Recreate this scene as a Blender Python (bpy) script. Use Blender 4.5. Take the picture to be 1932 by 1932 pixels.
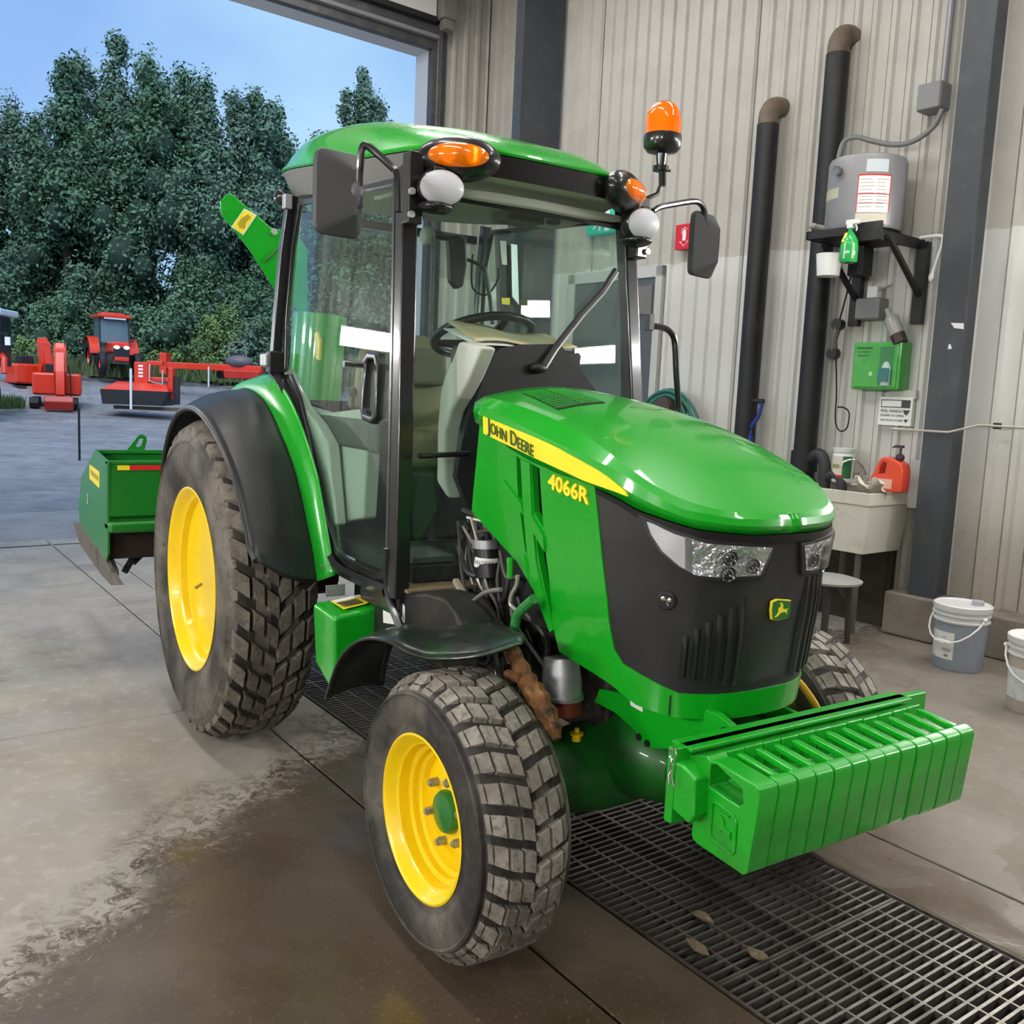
import bpy, math, random
import mathutils
from mathutils import Vector, Matrix, Quaternion
from mathutils.geometry import delaunay_2d_cdt
PI = math.pi
random.seed(7)
S = bpy.context.scene
for o in list(bpy.data.objects): bpy.data.objects.remove(o)
COL = S.collection

# ------------------------------------------------------------------ camera
CAMLOC = Vector((4.05544, -1.84205, 1.53604))
yaw, pitch, roll, FPX = 2.560425, -0.126237, 0.045037, 1766.17
fwd = Vector((math.cos(pitch)*math.cos(yaw), math.cos(pitch)*math.sin(yaw), math.sin(pitch)))
rt = fwd.cross(Vector((0, 0, 1))).normalized(); up = rt.cross(fwd)
c_, s_ = math.cos(roll), math.sin(roll)
rt, up = c_*rt+s_*up, -s_*rt+c_*up
cam = bpy.data.cameras.new('camera'); camo = bpy.data.objects.new('camera', cam); COL.objects.link(camo)
M = Matrix((rt, up, -fwd)).transposed().to_4x4(); M.translation = CAMLOC
camo.matrix_world = M
cam.sensor_fit = 'HORIZONTAL'; cam.sensor_width = 36; cam.lens = 36*FPX/1932; cam.clip_start = .05; cam.clip_end = 500
S.camera = camo

# ------------------------------------------------------------------ exposure
S.view_settings.view_transform = 'Standard'; S.view_settings.look = 'None'
S.view_settings.gamma = 1; S.view_settings.use_curve_mapping = False
S.view_settings.exposure = 1.22

# ------------------------------------------------------------------ world: blue evening sky with soft cloud
w = bpy.data.worlds.new('sky'); S.world = w; w.use_nodes = True
nt = w.node_tree; nt.nodes.clear()
def wn(t, **k):
    n = nt.nodes.new(t)
    for a, b in k.items(): setattr(n, a, b)
    return n
tc = wn('ShaderNodeTexCoord'); sep = wn('ShaderNodeSeparateXYZ'); nt.links.new(tc.outputs['Generated'], sep.inputs[0])
mp = wn('ShaderNodeMapping'); mp.inputs['Scale'].default_value = (1, 1, 2.4); nt.links.new(tc.outputs['Generated'], mp.inputs[0])
no = wn('ShaderNodeTexNoise'); no.inputs['Scale'].default_value = 2.3; no.inputs['Detail'].default_value = 4; no.inputs['Roughness'].default_value = .45
nt.links.new(mp.outputs[0], no.inputs['Vector'])
cr = wn('ShaderNodeValToRGB'); cr.color_ramp.elements[0].position = .42; cr.color_ramp.elements[1].position = .72
nt.links.new(no.outputs['Fac'], cr.inputs[0])
g = wn('ShaderNodeValToRGB'); g.color_ramp.elements[0].position = 0.0; g.color_ramp.elements[1].position = .55
g.color_ramp.elements[0].color = (.36, .60, .98, 1); g.color_ramp.elements[1].color = (.22, .42, .86, 1)
nt.links.new(sep.outputs['Z'], g.inputs[0])
mx = wn('ShaderNodeMixRGB'); nt.links.new(cr.outputs[0], mx.inputs[0]); nt.links.new(g.outputs[0], mx.inputs[1]); mx.inputs[2].default_value = (.50, .78, 1, 1)
bg = wn('ShaderNodeBackground'); bg.inputs['Strength'].default_value = .44; nt.links.new(mx.outputs[0], bg.inputs[0])
ow = wn('ShaderNodeOutputWorld'); nt.links.new(bg.outputs[0], ow.inputs[0])

# broad soft daylight from the brightest part of the cloudy sky
sl_ = bpy.data.lights.new('sky_glow', 'SUN'); sl_.energy = 1.5; sl_.angle = math.radians(50); sl_.color = (.95, .98, 1.0)
so_ = bpy.data.objects.new('sky_glow', sl_); COL.objects.link(so_); so_.rotation_euler = (math.radians(38), 0, math.radians(60))
# ------------------------------------------------------------------ materials
MATS = {}
def P(name, col, rough=.5, metal=0, coat=0, spec=.5, noise=None, bump=None, trans=0, emis=None, coatr=.05, ior=1.45, alpha=1, rn=None):
    """noise=(scale,(r,g,b),lo,hi[,detail]) blends in a second colour; bump=(scale,strength,dist); rn=(scale,r0,r1) roughness noise"""
    if name in MATS: return MATS[name]
    m = bpy.data.materials.new(name); m.use_nodes = True; t = m.node_tree; b = t.nodes['Principled BSDF']
    b.inputs['Base Color'].default_value = (*col, 1); b.inputs['Roughness'].default_value = rough; b.inputs['Metallic'].default_value = metal
    b.inputs['Coat Weight'].default_value = coat; b.inputs['Coat Roughness'].default_value = coatr
    b.inputs['Specular IOR Level'].default_value = spec; b.inputs['Transmission Weight'].default_value = trans; b.inputs['IOR'].default_value = ior
    b.inputs['Alpha'].default_value = alpha
    if emis: b.inputs['Emission Color'].default_value = (*emis[0], 1); b.inputs['Emission Strength'].default_value = emis[1]
    co = t.nodes.new('ShaderNodeTexCoord')
    def nz(sc, det=5, ro=.6):
        n = t.nodes.new('ShaderNodeTexNoise'); n.inputs['Scale'].default_value = sc; n.inputs['Detail'].default_value = det; n.inputs['Roughness'].default_value = ro
        t.links.new(co.outputs['Object'], n.inputs['Vector']); return n
    if noise:
        for q in (noise if isinstance(noise, list) else [noise]):
            n = nz(q[0], q[4] if len(q) > 4 else 6); r = t.nodes.new('ShaderNodeMapRange')
            r.inputs[1].default_value = q[2]; r.inputs[2].default_value = q[3]; t.links.new(n.outputs['Fac'], r.inputs[0])
            x = t.nodes.new('ShaderNodeMixRGB'); t.links.new(r.outputs[0], x.inputs[0])
            src = b.inputs['Base Color'].links[0].from_socket if b.inputs['Base Color'].links else None
            if src: t.links.new(src, x.inputs[1])
            else: x.inputs[1].default_value = (*col, 1)
            x.inputs[2].default_value = (*q[1], 1); t.links.new(x.outputs[0], b.inputs['Base Color'])
    if bump:
        n = nz(bump[0], 4); bp = t.nodes.new('ShaderNodeBump'); bp.inputs['Strength'].default_value = bump[1]; bp.inputs['Distance'].default_value = bump[2]
        t.links.new(n.outputs['Fac'], bp.inputs['Height']); t.links.new(bp.outputs[0], b.inputs['Normal'])
    if rn:
        n = nz(rn[0], 4); r = t.nodes.new('ShaderNodeMapRange'); r.inputs[1].default_value = .35; r.inputs[2].default_value = .65
        r.inputs[3].default_value = rn[1]; r.inputs[4].default_value = rn[2]; t.links.new(n.outputs['Fac'], r.inputs[0]); t.links.new(r.outputs[0], b.inputs['Roughness'])
    MATS[name] = m; return m
def glass(name, tint, refl=1.0, rough=0.0, haze=0.0, hz=(.8, .85, .85)):
    if name in MATS: return MATS[name]
    m = bpy.data.materials.new(name); m.use_nodes = True; t = m.node_tree; t.nodes.clear()
    o = t.nodes.new('ShaderNodeOutputMaterial'); tr = t.nodes.new('ShaderNodeBsdfTransparent'); tr.inputs[0].default_value = (*tint, 1)
    gl = t.nodes.new('ShaderNodeBsdfGlossy'); gl.inputs['Roughness'].default_value = rough
    lw = t.nodes.new('ShaderNodeLayerWeight'); lw.inputs[0].default_value = .5
    pw = t.nodes.new('ShaderNodeMath'); pw.operation = 'POWER'; pw.inputs[1].default_value = 5; t.links.new(lw.outputs['Facing'], pw.inputs[0])
    mu = t.nodes.new('ShaderNodeMath'); mu.operation = 'MULTIPLY_ADD'; mu.inputs[1].default_value = .9*refl; mu.inputs[2].default_value = .045*refl; t.links.new(pw.outputs[0], mu.inputs[0])
    mi = t.nodes.new('ShaderNodeMixShader'); t.links.new(mu.outputs[0], mi.inputs[0])
    base = tr.outputs[0]
    if haze:
        df = t.nodes.new('ShaderNodeBsdfDiffuse'); df.inputs[0].default_value = (*hz, 1); mh = t.nodes.new('ShaderNodeMixShader')
        co = t.nodes.new('ShaderNodeTexCoord'); n = t.nodes.new('ShaderNodeTexNoise'); n.inputs['Scale'].default_value = 3; n.inputs['Detail'].default_value = 6
        t.links.new(co.outputs['Object'], n.inputs['Vector']); r = t.nodes.new('ShaderNodeMapRange'); r.inputs[1].default_value = .3; r.inputs[2].default_value = .75
        r.inputs[3].default_value = haze*.3; r.inputs[4].default_value = haze; t.links.new(n.outputs['Fac'], r.inputs[0]); t.links.new(r.outputs[0], mh.inputs[0])
        t.links.new(tr.outputs[0], mh.inputs[1]); t.links.new(df.outputs[0], mh.inputs[2]); base = mh.outputs[0]
    t.links.new(base, mi.inputs[1]); t.links.new(gl.outputs[0], mi.inputs[2]); t.links.new(mi.outputs[0], o.inputs[0])
    MATS[name] = m; return m
green = P('green_paint', (.004, .345, .012), .30, coat=.6, coatr=.04, rn=(2.5, .24, .34))
greenc = P('cast_green', (.003, .34, .010), .33, coat=.6, coatr=.1, bump=(60, .12, .002), noise=(7, (.03, .16, .02), .55, .8))
greend = P('grimy_green', (.008, .13, .012), .45, coat=.2, noise=(9, (.02, .05, .02), .5, .75))
yellow = P('yellow_paint', (.95, .66, .003), .34, coat=.3, noise=(6, (.88, .56, .005), .55, .8))
yellowd = P('yellow_decal', (.95, .78, .03), .35)
black = P('satin_black_paint', (.010, .010, .011), .28, coat=.5, coatr=.1)
plastic = P('black_plastic', (.018, .018, .020), .48, rn=(3, .38, .55), bump=(300, .08, .0005))
grille_m = P('grille_plastic', (.020, .020, .022), .40, rn=(2, .33, .5), noise=(4, (.035, .034, .032), .5, .7))
fender_m = P('fender_plastic', (.016, .016, .018), .42, rn=(4, .34, .5), bump=(500, .1, .0006), noise=(5, (.03, .028, .025), .55, .7))
rubber = P('tyre_rubber', (.026, .024, .023), .66, noise=[(2.6, (.17, .15, .125), .42, .62), (28, (.06, .053, .045), .5, .7)], bump=(80, .3, .003))
tread_m = P('dusty_tread_rubber', (.17, .15, .125), .78, noise=[(9, (.31, .28, .245), .4, .62), (60, (.10, .09, .078), .5, .72)], bump=(90, .4, .004))
groove_m = P('tread_groove_rubber', (.022, .019, .016), .85, noise=(14, (.05, .042, .034), .45, .7), bump=(60, .4, .005))
tread_r = P('darker_tread_rubber', (.105, .09, .072), .72, noise=[(9, (.21, .185, .15), .4, .65), (60, (.05, .044, .038), .5, .72)], bump=(90, .4, .004))  # darker brown variant of the tread rubber, used on the rear wheels
dkmetal = P('greasy_machinery', (.03, .029, .027), .5, .3, noise=[(12, (.10, .085, .065), .48, .7), (30, (.01, .01, .01), .5, .65)], bump=(40, .4, .006))
steel = P('grey_steel', (.30, .30, .30), .38, .85, noise=(10, (.18, .17, .16), .5, .7))
chrome = P('chrome', (.85, .85, .86), .12, 1)
alu = P('cast_aluminium', (.42, .43, .45), .42, .7, noise=(12, (.25, .25, .26), .5, .7))
rust = P('muddy_rust', (.17, .075, .025), .85, noise=[(14, (.32, .17, .06), .5, .7), (25, (.03, .02, .012), .52, .66)], bump=(50, .7, .008))
rustred = P('rusty_red_base', (.20, .035, .015), .7, noise=(15, (.08, .02, .012), .5, .7))
beige = P('cab_trim_beige', (.56, .58, .50), .6)
liner = P('headliner', (.40, .42, .36), .8)
tan_m = P('seat_fabric', (.25, .22, .13), .85, bump=(200, .3, .002))
tan2 = P('seat_fabric_dark', (.17, .155, .10), .85, bump=(200, .3, .002))
white = P('white_plastic', (.78, .78, .76), .4)
whitel = P('white_label', (.80, .80, .78), .5)
redl = P('red_label', (.62, .02, .02), .45)
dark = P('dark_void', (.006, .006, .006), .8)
amber = P('amber_lens', (1.0, .22, .0), .12, trans=.35, coat=.6, emis=((1, .22, 0), .04), ior=1.35)
amberb = P('amber_core', (1.0, .42, .02), .25, emis=((1, .35, .0), .30))
lensw = P('work_lamp_lens', (.60, .60, .64), .5, 0, coat=.35, coatr=.2, bump=(140, .5, .004))
lampref = P('headlamp_reflector', (.82, .82, .84), .30, .35, bump=(26, .4, .01))
clear = glass('clear_lens', (.95, .96, .97), 1.4)
cabglass = glass('green_tinted_cab_glass', (.74, .88, .82), 1.3, haze=.05, hz=(.45, .60, .55))
cabglass2 = glass('windscreen_glass', (.80, .90, .85), 1.2, haze=.03, hz=(.5, .6, .56))

# ------------------------------------------------------------------ mesh builder
BEV = {}
class MB:
    def __init__(s, xf=None): s.v = []; s.f = []; s.m = []; s.xf = xf; s.mi = 0
    def add(s, vs, fs):
        n = len(s.v); s.v += [Vector(q) for q in vs]; s.f += [tuple(i+n for i in f) for f in fs]; s.m += [s.mi]*len(fs); return s
    def box(s, c, d, rot=None):
        c = Vector(c); h = Vector(d)/2
        vs = [Vector((x*h.x, y*h.y, z*h.z)) for x in (-1, 1) for y in (-1, 1) for z in (-1, 1)]
        if rot is not None: vs = [rot @ q for q in vs]
        return s.add([c+q for q in vs], [(0, 1, 3, 2), (4, 6, 7, 5), (0, 4, 5, 1), (2, 3, 7, 6), (0, 2, 6, 4), (1, 5, 7, 3)])
    def b2(s, a, b): # box from two corners
        return s.box([(p+q)/2 for p, q in zip(a, b)], [abs(p-q) for p, q in zip(a, b)])
    def hexa(s, vs): # 8 verts: bottom loop 4, top loop 4
        return s.add(vs, [(3, 2, 1, 0), (4, 5, 6, 7), (0, 1, 5, 4), (1, 2, 6, 5), (2, 3, 7, 6), (3, 0, 4, 7)])
    def tube(s, pts, r, n=10, caps=True, close=False):
        pts = [Vector(q) for q in pts]; R = r if isinstance(r, (list, tuple)) else [r]*len(pts); L = len(pts)
        def tan(i):
            if close: return (pts[(i+1) % L]-pts[i-1]).normalized()
            a = pts[max(i-1, 0)]; b = pts[min(i+1, L-1)]; return (b-a).normalized()
        t = tan(0); u = t.orthogonal().normalized(); vs = []; fs = []
        for i in range(L):
            t2 = tan(i); u = (u-t2*u.dot(t2)).normalized(); w = t2.cross(u)
            for k in range(n):
                a = 2*PI*k/n; vs.append(pts[i]+(u*math.cos(a)+w*math.sin(a))*R[i])
        for i in range(L if close else L-1):
            j = (i+1) % L
            for k in range(n): fs.append((i*n+k, i*n+(k+1) % n, j*n+(k+1) % n, j*n+k))
        if caps and not close: fs += [tuple(range(n-1, -1, -1)), tuple((L-1)*n+k for k in range(n))]
        return s.add(vs, fs)
    def cyl(s, a, b, r, r2=None, n=16, caps=True): return s.tube([a, b], [r, r if r2 is None else r2], n, caps)
    def lathe(s, prof, c=(0, 0, 0), axis='z', n=32, cap=False, a0=0, a1=2*PI): # prof [(r,h)]
        c = Vector(c); vs = []; full = abs(a1-a0-2*PI) < 1e-6; m = n if full else n+1
        for r, h in prof:
            for k in range(m):
                a = a0+(a1-a0)*k/n; x, y = r*math.cos(a), r*math.sin(a)
                vs.append(c+Vector({'z': (x, y, h), 'y': (x, h, y), 'x': (h, x, y)}[axis]))
        fs = []
        for i in range(len(prof)-1):
            for k in range(n):
                k2 = (k+1) % m; fs.append((i*m+k, i*m+k2, (i+1)*m+k2, (i+1)*m+k))
        if cap: fs += [tuple(range(m-1, -1, -1)), tuple((len(prof)-1)*m+k for k in range(m))]
        return s.add(vs, fs)
    def ell(s, c, r, rot=None, n=16, m=10, z0=-1, z1=1):
        vs = []; fs = []; c = Vector(c); a0 = math.asin(z0); a1 = math.asin(z1)
        for i in range(m+1):
            a = a0+(a1-a0)*i/m
            for k in range(n):
                q = Vector((r[0]*math.cos(a)*math.cos(2*PI*k/n), r[1]*math.cos(a)*math.sin(2*PI*k/n), r[2]*math.sin(a)))
                vs.append(c+(rot @ q if rot is not None else q))
        for i in range(m):
            for k in range(n): fs.append((i*n+k, i*n+(k+1) % n, (i+1)*n+(k+1) % n, (i+1)*n+k))
        return s.add(vs, fs)
    def grid(s, F, nu, nv, closev=False): # F(i/nu, j/nv)
        vs = [F(i/nu, j/nv) for i in range(nu+1) for j in range(nv+1)]
        return s.add(vs, [(i*(nv+1)+j, (i+1)*(nv+1)+j, (i+1)*(nv+1)+j+1, i*(nv+1)+j+1) for i in range(nu) for j in range(nv)])
    def panel(s, outer, F, th=.01, holes=(), h=None, both=True):
        """flat 2-D outline with holes mapped through F(a,b,off) and given thickness th; h = inner grid step for curved F"""
        P2 = []; E = []; loops = [list(outer)]+[list(q) for q in holes]
        def dens(L):
            if not h: return L
            o = []
            for i, a in enumerate(L):
                b = L[(i+1) % len(L)]; k = max(1, int(math.hypot(b[0]-a[0], b[1]-a[1])/h)); o += [(a[0]+(b[0]-a[0])*j/k, a[1]+(b[1]-a[1])*j/k) for j in range(k)]
            return o
        loops = [dens(L) for L in loops]
        for L in loops:
            n0 = len(P2); P2 += [Vector(q[:2]) for q in L]; E += [(n0+i, n0+(i+1) % len(L)) for i in range(len(L))]
        def inside(p):
            c = False
            for L in loops:
                j = len(L)-1
                for i in range(len(L)):
                    if (L[i][1] > p[1]) != (L[j][1] > p[1]) and p[0] < (L[j][0]-L[i][0])*(p[1]-L[i][1])/(L[j][1]-L[i][1])+L[i][0]: c = not c
                    j = i
            return c
        if h:
            xs = [q[0] for q in outer]; ys = [q[1] for q in outer]; x = min(xs)+h*.5
            while x < max(xs):
                y = min(ys)+h*.5
                while y < max(ys):
                    if inside((x, y)) and min((Vector((x, y))-q).length for q in P2[:sum(len(L) for L in loops)]) > h*.35: P2.append(Vector((x, y)))
                    y += h
                x += h
        vo, eo, fo, _, _, _ = delaunay_2d_cdt(P2, E, [], 0, 1e-6)
        fs = [f for f in fo if inside(sum((vo[i] for i in f), Vector((0, 0)))/len(f))]
        n = len(vo); vs = [F(q.x, q.y, 0) for q in vo]+[F(q.x, q.y, -th) for q in vo]
        F2 = [tuple(f) for f in fs]+[tuple(i+n for i in reversed(f)) for f in fs]
        cnt = {}
        for f in fs:
            for i in range(len(f)):
                a, b = f[i], f[(i+1) % len(f)]
                cnt[(a, b)] = 1
        for (a, b) in cnt:
            if (b, a) not in cnt: F2.append((b, a, a+n, b+n))
        return s.add(vs, F2)
    def one(s): # keep only the front sheet of a panel
        n = len(s.v)//2; k = [f for f in s.f if max(f) < n]; s.v = s.v[:n]; s.f = k; s.m = [0]*len(k); return s
    def build(s, name, mat, parent=None, smooth=35, bev=0, kind=None, label=None, seg=2):
        me = bpy.data.meshes.new(name); vs = s.v if s.xf is None else [s.xf @ q for q in s.v]
        me.from_pydata([tuple(q) for q in vs], [], s.f)
        for m in (mat if isinstance(mat, list) else [mat]): me.materials.append(m)
        if isinstance(mat, list): me.polygons.foreach_set('material_index', s.m)
        me.validate()
        bmn = __import__('bmesh').new(); bmn.from_mesh(me)
        import bmesh
        bmesh.ops.recalc_face_normals(bmn, faces=bmn.faces); bmn.to_mesh(me); bmn.free()
        if smooth: me.shade_smooth(); me.set_sharp_from_angle(angle=math.radians(smooth))
        o = bpy.data.objects.new(name, me); COL.objects.link(o)
        if parent: o.parent = parent
        if bev:
            b = o.modifiers.new('b', 'BEVEL'); b.width = bev; b.segments = seg; b.limit_method = 'ANGLE'; b.angle_limit = math.radians(38); b.harden_normals = bool(smooth)
        if kind: o['kind'] = kind
        if label: o['label'] = label
        return o
def thing(name, label, cat, loc=(0, 0, 0), rz=0, group=None):
    o = bpy.data.objects.new(name, None); COL.objects.link(o); o.location = loc; o.rotation_euler = (0, 0, rz)
    o['label'] = label; o['category'] = cat; o.empty_display_size = .05
    if group: o['group'] = group
    return o
def tag(o, label, cat, group=None):
    o['label'] = label; o['category'] = cat
    if group: o['group'] = group
    return o
def struct(o): o['kind'] = 'structure'; return o
def copy1(o, parent=None):
    c = o.copy(); COL.objects.link(c)
    if parent: c.parent = parent
    return c
def copytree(o, parent=None):
    c = copy1(o, parent)
    for ch in list(KIDS(o)): copytree(ch, c)
    return c
def KIDS(o): return [q for q in bpy.data.objects if q.parent == o]
def smoothpath(pts, n=6):
    pts = [Vector(q) for q in pts]; o = []
    for i in range(len(pts)-1):
        p0 = pts[max(i-1, 0)]; p1 = pts[i]; p2 = pts[i+1]; p3 = pts[min(i+2, len(pts)-1)]
        for k in range(n):
            t = k/n; o.append(.5*((2*p1)+(p2-p0)*t+(2*p0-5*p1+4*p2-p3)*t*t+(3*p1-p0-3*p2+p3)*t*t*t))
    return o+[pts[-1]]
def rounded(x0, y0, x1, y1, r, n=4):
    o = []
    for cx, cy, a in ((x1-r, y1-r, 0), (x0+r, y1-r, 90), (x0+r, y0+r, 180), (x1-r, y0+r, 270)):
        for k in range(n+1): t = math.radians(a+90*k/n); o.append((cx+r*math.cos(t), cy+r*math.sin(t)))
    return o
def facing(n, upv=(0, 0, 1)): # rotation whose local z = n
    z = Vector(n).normalized(); x = Vector(upv).cross(z).normalized(); y = z.cross(x)
    return Matrix((x, y, z)).transposed()
def text(body, size, name, mat, parent, origin, ex, ey, ext=.0008, weight=0.0, align='CENTER', maxw=None, xs=1.0, pos=None, off=0, caps=False):
    """flat lettering as real mesh: origin (lower-left or centre), ex/ey unit directions"""
    cu = bpy.data.curves.new(name, 'FONT'); cu.body = body; cu.size = size; cu.extrude = ext; cu.align_x = align; cu.align_y = 'CENTER'; cu.offset = weight; cu.resolution_u = 3
    if caps:
        cu.small_caps_scale = .78
        for c in cu.body_format: c.use_small_caps = True
    t = bpy.data.objects.new('t', cu); COL.objects.link(t)
    me = bpy.data.meshes.new_from_object(t.evaluated_get(bpy.context.evaluated_depsgraph_get())); bpy.data.objects.remove(t); bpy.data.curves.remove(cu)
    me.name = name; me.materials.clear(); me.materials.append(mat); ex = Vector(ex).normalized(); ey = Vector(ey).normalized(); ez = ex.cross(ey)
    if maxw:
        ww = max(v.co.x for v in me.vertices)-min(v.co.x for v in me.vertices); xs = maxw/ww
    for v in me.vertices:
        if pos: v.co = pos(v.co.x*xs, v.co.y, v.co.z)
        else: v.co = Vector(origin)+ex*(v.co.x*xs)+ey*v.co.y+ez*(v.co.z+off)
    o = bpy.data.objects.new(name, me); COL.objects.link(o)
    if parent: o.parent = parent
    return o
# building frame: u along the back wall, v towards it, turned 5 degrees from the tractor
TB = math.radians(5)
def Bp(u, v, z=0): return Vector((math.cos(TB)*u-math.sin(TB)*v, math.sin(TB)*u+math.cos(TB)*v, z))
BM = Matrix.Rotation(TB, 4, 'Z')
def sbuild(mb, name, mat, parent=None, **k): # structure piece authored in building coordinates
    mb.xf = BM; o = mb.build(name, mat, parent, **k)
    if parent is None: struct(o)
    return o
def bthing(name, label, cat, u, v, z, group=None): return thing(name, label, cat, Bp(u, v, z), TB, group)
# ================================================================== lights of the wash bay
LE = P('led_diffuser', (1, 1, 1), .5, emis=((1.0, .98, .95), 10))
LE2 = P('led_diffuser_wall', (1, 1, 1), .5, emis=((1.0, .985, .96), 42))
LE3 = P('led_diffuser_side', (1, 1, 1), .5, emis=((1.0, .985, .96), 78))
lamp_h = P('lamp_housing', (.5, .5, .5), .5)
def fixture(u, v, z, L, W_, horiz, mat, label, grp=None, face='down', tilt=0):
    t = bthing('strip_light', label, 'light', u, v, z, grp)
    if face == 'down':
        MB().box((0, 0, .04), (L if horiz else W_, W_ if horiz else L, .06)).build('housing', lamp_h, t, bev=.008)
        MB().box((0, 0, 0), ((L if horiz else W_)-.03, (W_ if horiz else L)-.03, .03)).build('diffuser', mat, t)
    else:
        s = {'-v': (0, -1), '+v': (0, 1), '+u': (1, 0)}[face]
        d = (L, .07, W_) if s[0] == 0 else (.07, L, W_)
        MB().box((0, 0, 0), d).build('housing', lamp_h, t, bev=.008)
        d2 = (L-.03, .03, W_-.03) if s[0] == 0 else (.03, L-.03, W_-.03)
        MB().box((s[0]*.04, s[1]*.04, 0), d2).build('diffuser', mat, t)
    return t
for i, (u, v) in enumerate([(-1.6, -1.4), (1.6, -1.4), (4.8, -1.4), (1.6, 2.0), (4.8, 2.0), (-2.7, 2.3), (-.9, .6)]):  # last two lamps are added to brighten the dim back wall by the door
    fixture(u, v, 5.6, 2.4, .32, True, LE, 'white strip light hanging under the ceiling, out of frame, two of them added as fill', 'ceiling strip lights')
for i, (u, v, z, f) in enumerate([(1.98, 3.92, 2.55, '-v'), (4.05, 3.92, 2.70, '-v'), (5.88, 3.92, 2.90, '-v'), (-1.2, -5.9, 2.6, '+v'), (2.6, -5.9, 2.6, '+v'), (6.4, -5.9, 2.6, '+v'), (-4.76, -2.53, 2.18, '+u')]):
    ft_ = fixture(u, v, z, .58 if f == '+u' else 1.3, .20, True, LE3 if f == '+v' else LE2, 'white waterproof wall light beyond the edge of the picture', 'wall strip lights', face=f)
    if (u, f) == (5.88, '-v'): ft_.rotation_euler = (0, math.radians(-11), TB)

# ================================================================== building shell
def wall_mat():
    m = P('painted_sheet_wall', (.455, .435, .395), .5, noise=[(3.5, (.39, .372, .335), .45, .75), (45, (.30, .26, .21), .66, .80)], rn=(2, .42, .6)); t = m.node_tree; b = t.nodes['Principled BSDF']
    src = b.inputs['Base Color'].links[0].from_socket
    co = t.nodes.new('ShaderNodeTexCoord'); sp = t.nodes.new('ShaderNodeSeparateXYZ'); t.links.new(co.outputs['Object'], sp.inputs[0])
    n = t.nodes.new('ShaderNodeTexNoise'); n.inputs['Scale'].default_value = 3; n.inputs['Detail'].default_value = 8; t.links.new(co.outputs['Object'], n.inputs['Vector'])
    ad = t.nodes.new('ShaderNodeMath'); ad.operation = 'MULTIPLY_ADD'; ad.inputs[1].default_value = .14; t.links.new(n.outputs['Fac'], ad.inputs[0]); t.links.new(sp.outputs['Z'], ad.inputs[2])
    r = t.nodes.new('ShaderNodeMapRange'); r.inputs[1].default_value = 2.80; r.inputs[2].default_value = 2.81; r.inputs[3].default_value = 1; r.inputs[4].default_value = 0; t.links.new(ad.outputs[0], r.inputs[0])
    x = t.nodes.new('ShaderNodeMixRGB'); t.links.new(r.outputs[0], x.inputs[0]); t.links.new(src, x.inputs[1]); x.inputs[2].default_value = (.60, .595, .57, 1)
    # splashed dirt towards the floor: mud specks that stay put
    v = t.nodes.new('ShaderNodeTexNoise'); v.inputs['Scale'].default_value = 48; v.inputs['Detail'].default_value = 3; t.links.new(co.outputs['Object'], v.inputs['Vector'])
    h = t.nodes.new('ShaderNodeMapRange'); h.inputs[1].default_value = 1.9; h.inputs[2].default_value = .4; h.inputs[3].default_value = .0; h.inputs[4].default_value = .12; t.links.new(sp.outputs['Z'], h.inputs[0])
    a2 = t.nodes.new('ShaderNodeMath'); a2.operation = 'ADD'; t.links.new(v.outputs['Fac'], a2.inputs[0]); t.links.new(h.outputs[0], a2.inputs[1])
    q = t.nodes.new('ShaderNodeMapRange'); q.inputs[1].default_value = .74; q.inputs[2].default_value = .86; t.links.new(a2.outputs[0], q.inputs[0])
    y = t.nodes.new('ShaderNodeMixRGB'); t.links.new(q.outputs[0], y.inputs[0]); t.links.new(x.outputs[0], y.inputs[1]); y.inputs[2].default_value = (.17, .125, .075, 1)
    # broad brown splash-back tone low on the wall
    h2 = t.nodes.new('ShaderNodeMapRange'); h2.inputs[1].default_value = 1.6; h2.inputs[2].default_value = .2; h2.inputs[3].default_value = 0; h2.inputs[4].default_value = .75; t.links.new(sp.outputs['Z'], h2.inputs[0])
    z = t.nodes.new('ShaderNodeMixRGB'); t.links.new(h2.outputs[0], z.inputs[0]); t.links.new(y.outputs[0], z.inputs[1]); z.inputs[2].default_value = (.33, .28, .21, 1)
    t.links.new(z.outputs[0], b.inputs['Base Color'])
    return m
WM_ = wall_mat()
WP = P('wall_backing', (.42, .40, .36), .8)
col_m = P('charcoal_column_paint', (.050, .056, .066), .42, noise=(5, (.075, .08, .085), .5, .75), rn=(3, .36, .52))
dark_trim = P('dark_door_trim', (.055, .055, .062), .45, noise=(6, (.09, .088, .085), .5, .7))
conc = P('kerb_concrete', (.22, .19, .155), .8, noise=[(5, (.15, .12, .09), .45, .7), (40, (.28, .25, .21), .55, .7)], bump=(30, .35, .006))
CEIL = 6.8; UE = 12.0; VS = -6.0; UD = -4.85; VB = 4.1
wb = sbuild(MB().b2((UD-.3, VB+.03, 0), (UE, VB+.2, CEIL)), 'wall_back', WP)
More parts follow.
